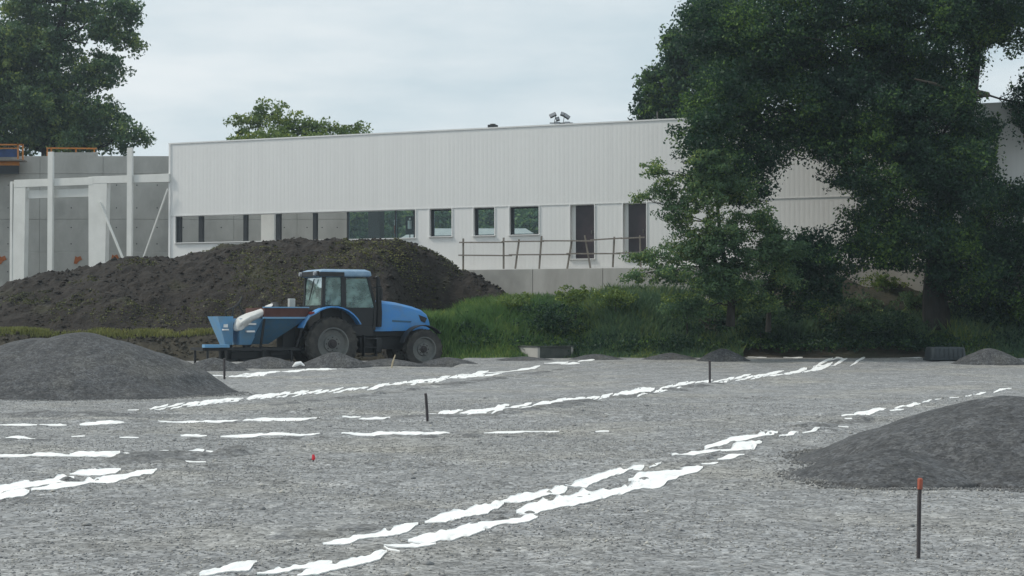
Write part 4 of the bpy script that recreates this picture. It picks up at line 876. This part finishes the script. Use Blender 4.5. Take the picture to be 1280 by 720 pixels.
MB().box(1.15, 1.4, -.5, .5, 1.141, 2.0).build('dashboard', M['black'], T, bevel=.04)
MB().box(.15, .62, -.26, .26, 1.3, 1.55).box(.08, .22, -.25, .25, 1.56, 2.2).build('seat', M['black'], T, bevel=.05)
sw = MB().tube([(1.0 + .05*math.cos(a), .2*math.sin(a), 1.98 + .18*math.cos(a)) for a in [2*math.pi*i/14 for i in range(15)]], .018, 5).bar((1.2,0,1.85),(1.0,0,1.98),.03); sw.build('steering_wheel', M['black'], T)
MB().bar((-.28,-.15,2.7),(-.28,.25,2.1),.025).build('rear_wiper', M['black'], T)
MB().tube([(1.62,-.50,1.3),(1.62,-.54,1.7),(1.6,-.56,2.5),(1.58,-.57,2.74),(1.53,-.58,2.80)], [.1,.1,.07,.06,.05], 10).build('exhaust', M['black'], T, smooth=True)
for y_ in (-.38, .38): MB().bar((-.35,y_,.6),(-1.1,y_*.9,.62),.07).bar((-.4,y_,1.1),(-.8,y_,.64),.05).build('lift_arm', M['black'], T)

# ================================================================== SPREADER BEHIND THE TRACTOR
I = empty('spreader', TO, TA); I.scale = (KS,) * 3; tag(I, 'dusty blue hopper spreader hitched behind the tractor', 'spreader')
def hopper(x0, x1, zt_, xb0, xb1, zb_, hw, hb2, m_, name='hopper', th=.03):
    mb = MB(); o_ = [(x0,-hw,zt_),(x1,-hw,zt_),(x1,hw,zt_),(x0,hw,zt_),(xb0,-hb2,zb_),(xb1,-hb2,zb_),(xb1,hb2,zb_),(xb0,hb2,zb_)]
    i_ = [(x0+th,-hw+th,zt_),(x1-th,-hw+th,zt_),(x1-th,hw-th,zt_),(x0+th,hw-th,zt_),(xb0+th,-hb2+th,zb_+th),(xb1-th,-hb2+th,zb_+th),(xb1-th,hb2-th,zb_+th),(xb0+th,hb2-th,zb_+th)]
    mb.add(o_ + i_, [(4,5,1,0),(5,6,2,1),(6,7,3,2),(7,4,0,3),(7,6,5,4),(8,9,13,12),(9,10,14,13),(10,11,15,14),(11,8,12,15),(12,13,14,15),(0,1,9,8),(1,2,10,9),(2,3,11,10),(3,0,8,11)])
    return mb.build(name, m_, I)
hopper(-2.05, -.72, 1.56, -2.3, -1.75, .80, .85, .3, M['bluedark'])
MB().box(-2.05, -.72, -.86, -.83, 1.565, 1.85).box(-2.05, -.72, .83, .86, 1.565, 1.85).box(-.75, -.72, -.829, .829, 1.565, 1.85).box(-2.05, -2.02, -.829, .829, 1.565, 1.85).build('extension_board', M['brown'], I)
MB().bar((-2.1,-.87,1.56),(-.70,-.87,1.56),.05).bar((-2.1,-.87,1.86),(-.70,-.87,1.86),.035).build('rim_bar', M['blueimp'], I)
for (a, b2, c, d, zt_) in ((-2.72,-2.02,-2.62,-2.28,1.54),):
    hopper(a, b2, zt_, c, d, .78, .72, .34, M['blueimp'])
hopper(-3.32, -2.86, 1.60, -3.02, -2.80, .78, .5, .26, M['blueimp'])
for (x_, z_, w2, h2) in ((-3.13, 1.33, .05, .09),(-3.13, 1.22, .08, .04)): MB().box(x_-w2+.05, x_+w2+.05, -.53, -.40, z_-h2/2, z_+h2/2).build('white_marking', M['trim'], I)
for (x_, z_) in ((-2.36, 1.38),(-2.4, 1.17)): MB().box(x_-.12, x_+.12, -.70, -.58, z_-.025, z_+.025).build('white_marking', M['trim'], I)
MB().bar((-3.75,-.62,.66),(-.9,-.62,.66),.08).bar((-3.75,.62,.66),(-.9,.62,.66),.08).bar((-3.75,-.62,.66),(-3.75,.62,.66),.08).bar((-2.0,-.62,.66),(-2.0,.62,.66),.08).bar((-.95,-.62,.66),(-.95,.62,.66),.08).bar((-2.1,-.66,.7),(-2.05,-.86,1.55),.06).bar((-1.0,-.66,.7),(-.8,-.86,1.55),.06).build('frame', M['black'], I)
MB().box(-2.9, -1.0, -.45, .45, .34, .6).box(-1.3, -.9, -.3, .3, .6, 1.3).build('drive_unit', M['black'], I, bevel=.06)
MB().box(-3.78, -3.05, -.78, -.5, .71, .80).build('platform', M['blueimp'], I, bevel=.01)
for (x_, y_) in ((-3.65,-.62),(-3.65,.62),(-2.0,-.62),(-1.15,-.62)): MB().bar((x_,y_,.62),(x_,y_,.14),.055).box(x_-.09, x_+.09, y_-.06, y_+.06, .10, .14).build('support_leg', M['black'], I)
for (x_, y_) in ((-2.95,-.3),(-2.95,.3),(-2.4,-.3)): MB().tube([(x_,y_,.30),(x_,y_,.36)], [.3,.3], 20).tube([(x_,y_,.361),(x_,y_,.78)], [.07,.12], 10).build('spinner_disc', M['black'], I)
for sg in (-1, 1): MB().tube([(-1.6,sg*.45,.33),(-1.6,sg*.3,.33)], .24, 18).build('gear_housing', M['black'], I)
MB().box(-1.75, -1.2, -.5, .5, .45, .62).box(-2.7, -2.2, -.4, .4, .45, .7).build('gearbox', M['black'], I, bevel=.03)
MB().tube([(-2.85,-.3,1.5),(-2.8,-.35,1.85),(-2.62,-.3,2.0),(-2.5,-.2,2.15)], .03, 6).tube([(-2.95,-.2,1.5),(-3.0,-.2,1.75),(-2.7,-.3,1.9)], .03, 6).tube([(-2.3,0,1.5),(-2.55,0,1.95)], .025, 6).build('hose', M['black'], I, smooth=True)
MB().tube([(-1.62,-.5,1.87),(-1.62,-.5,2.02)], [.12,.10], 12).build('filler_cap', M['metal'], I)
MB().box(-1.2,-1.02,-.6,-.42,1.86,2.12).build('control_box', mat('pale_grey_box', (.45,.47,.46), .6), I, bevel=.02)
# white sack lying over the hopper rim
def lp(px, py, yl):
    k = (px - 640) / F; ct, st = math.cos(TA), math.sin(TA)
    x = (k * (TO[1] + KS * ct * yl) - TO[0] + KS * st * yl) / (KS * (ct - k * st)); Yw = TO[1] + KS * (st * x + ct * yl)
    return x, (H - (py - HOR) / F * Yw - TO[2]) / KS
sk = MB(); n2 = 16; st_ = [(293,410,4),(296,407,10),(301,404,12),(307,400,9),(313,397,8),(320,395,9),(327,391,8),(333,386,6),(338,382,3.5),(340,380,1.5)]
for i, (px, py, hp_) in enumerate(st_):
    x_, z_ = lp(px, py, -.5); rz_ = hp_ * (.82 if px < 315 else .7) / 43; ry_ = .12 + rz_ * 1.1
    for j in range(n2):
        a = 2*math.pi*j/n2; q = 1 + .7 * (float(vn(i * .9, j * .9, 3)) - .5) + random.uniform(-.22, .22)
        sk.v.append((x_ + random.uniform(-.02,.02), -.5 + ry_*math.cos(a)*q, z_ + rz_*math.sin(a)*q))
n1 = len(st_)
for i in range(n1-1):
    for j in range(n2): sk.f.append((i*n2+j, i*n2+(j+1) % n2, (i+1)*n2+(j+1) % n2, (i+1)*n2+j))
sk.f += [tuple(range(n2)), tuple((n1-1)*n2 + j for j in range(n2))]
so_ = sk.build('sack', M['sack'], smooth=True); so_.location = TO; so_.scale = (KS,) * 3; so_.rotation_euler = (0, 0, TA)
sb = so_.modifiers.new('sub', 'SUBSURF'); sb.levels = 1; sb.render_levels = 1
tag(so_, 'white plastic sack draped over the blue spreader hopper', 'sack')
X, Y = gp(373, 461); rg_ = MB().tube([(-.16,0,.02),(-.05,0,.10),(.08,.03,.13),(.2,0,.05)], [.02,.07,.06,.02], 7).build('rag', M['fabric'], smooth=True); rg_.location = (X, Y - .1, .04 + float(gz(X, Y))); tag(rg_, 'small white rag between the two heaps before the tractor wheel', 'rag')

# ================================================================== THIN HAZE IN THE AIR
hz = MB().box(-260, 260, -60, 200, -8, 40).build('haze', None); tag(hz, kind='stuff')
hm = bpy.data.materials.new('haze'); hm.use_nodes = True; t = hm.node_tree; t.nodes.clear()
o = t.nodes.new('ShaderNodeOutputMaterial'); v = t.nodes.new('ShaderNodeVolumePrincipled'); v.inputs['Density'].default_value = .0005; v.inputs['Color'].default_value = (.75,.88,1,1); v.inputs['Anisotropy'].default_value = .3
t.links.new(v.outputs[0], o.inputs['Volume']); hz.data.materials.append(hm)
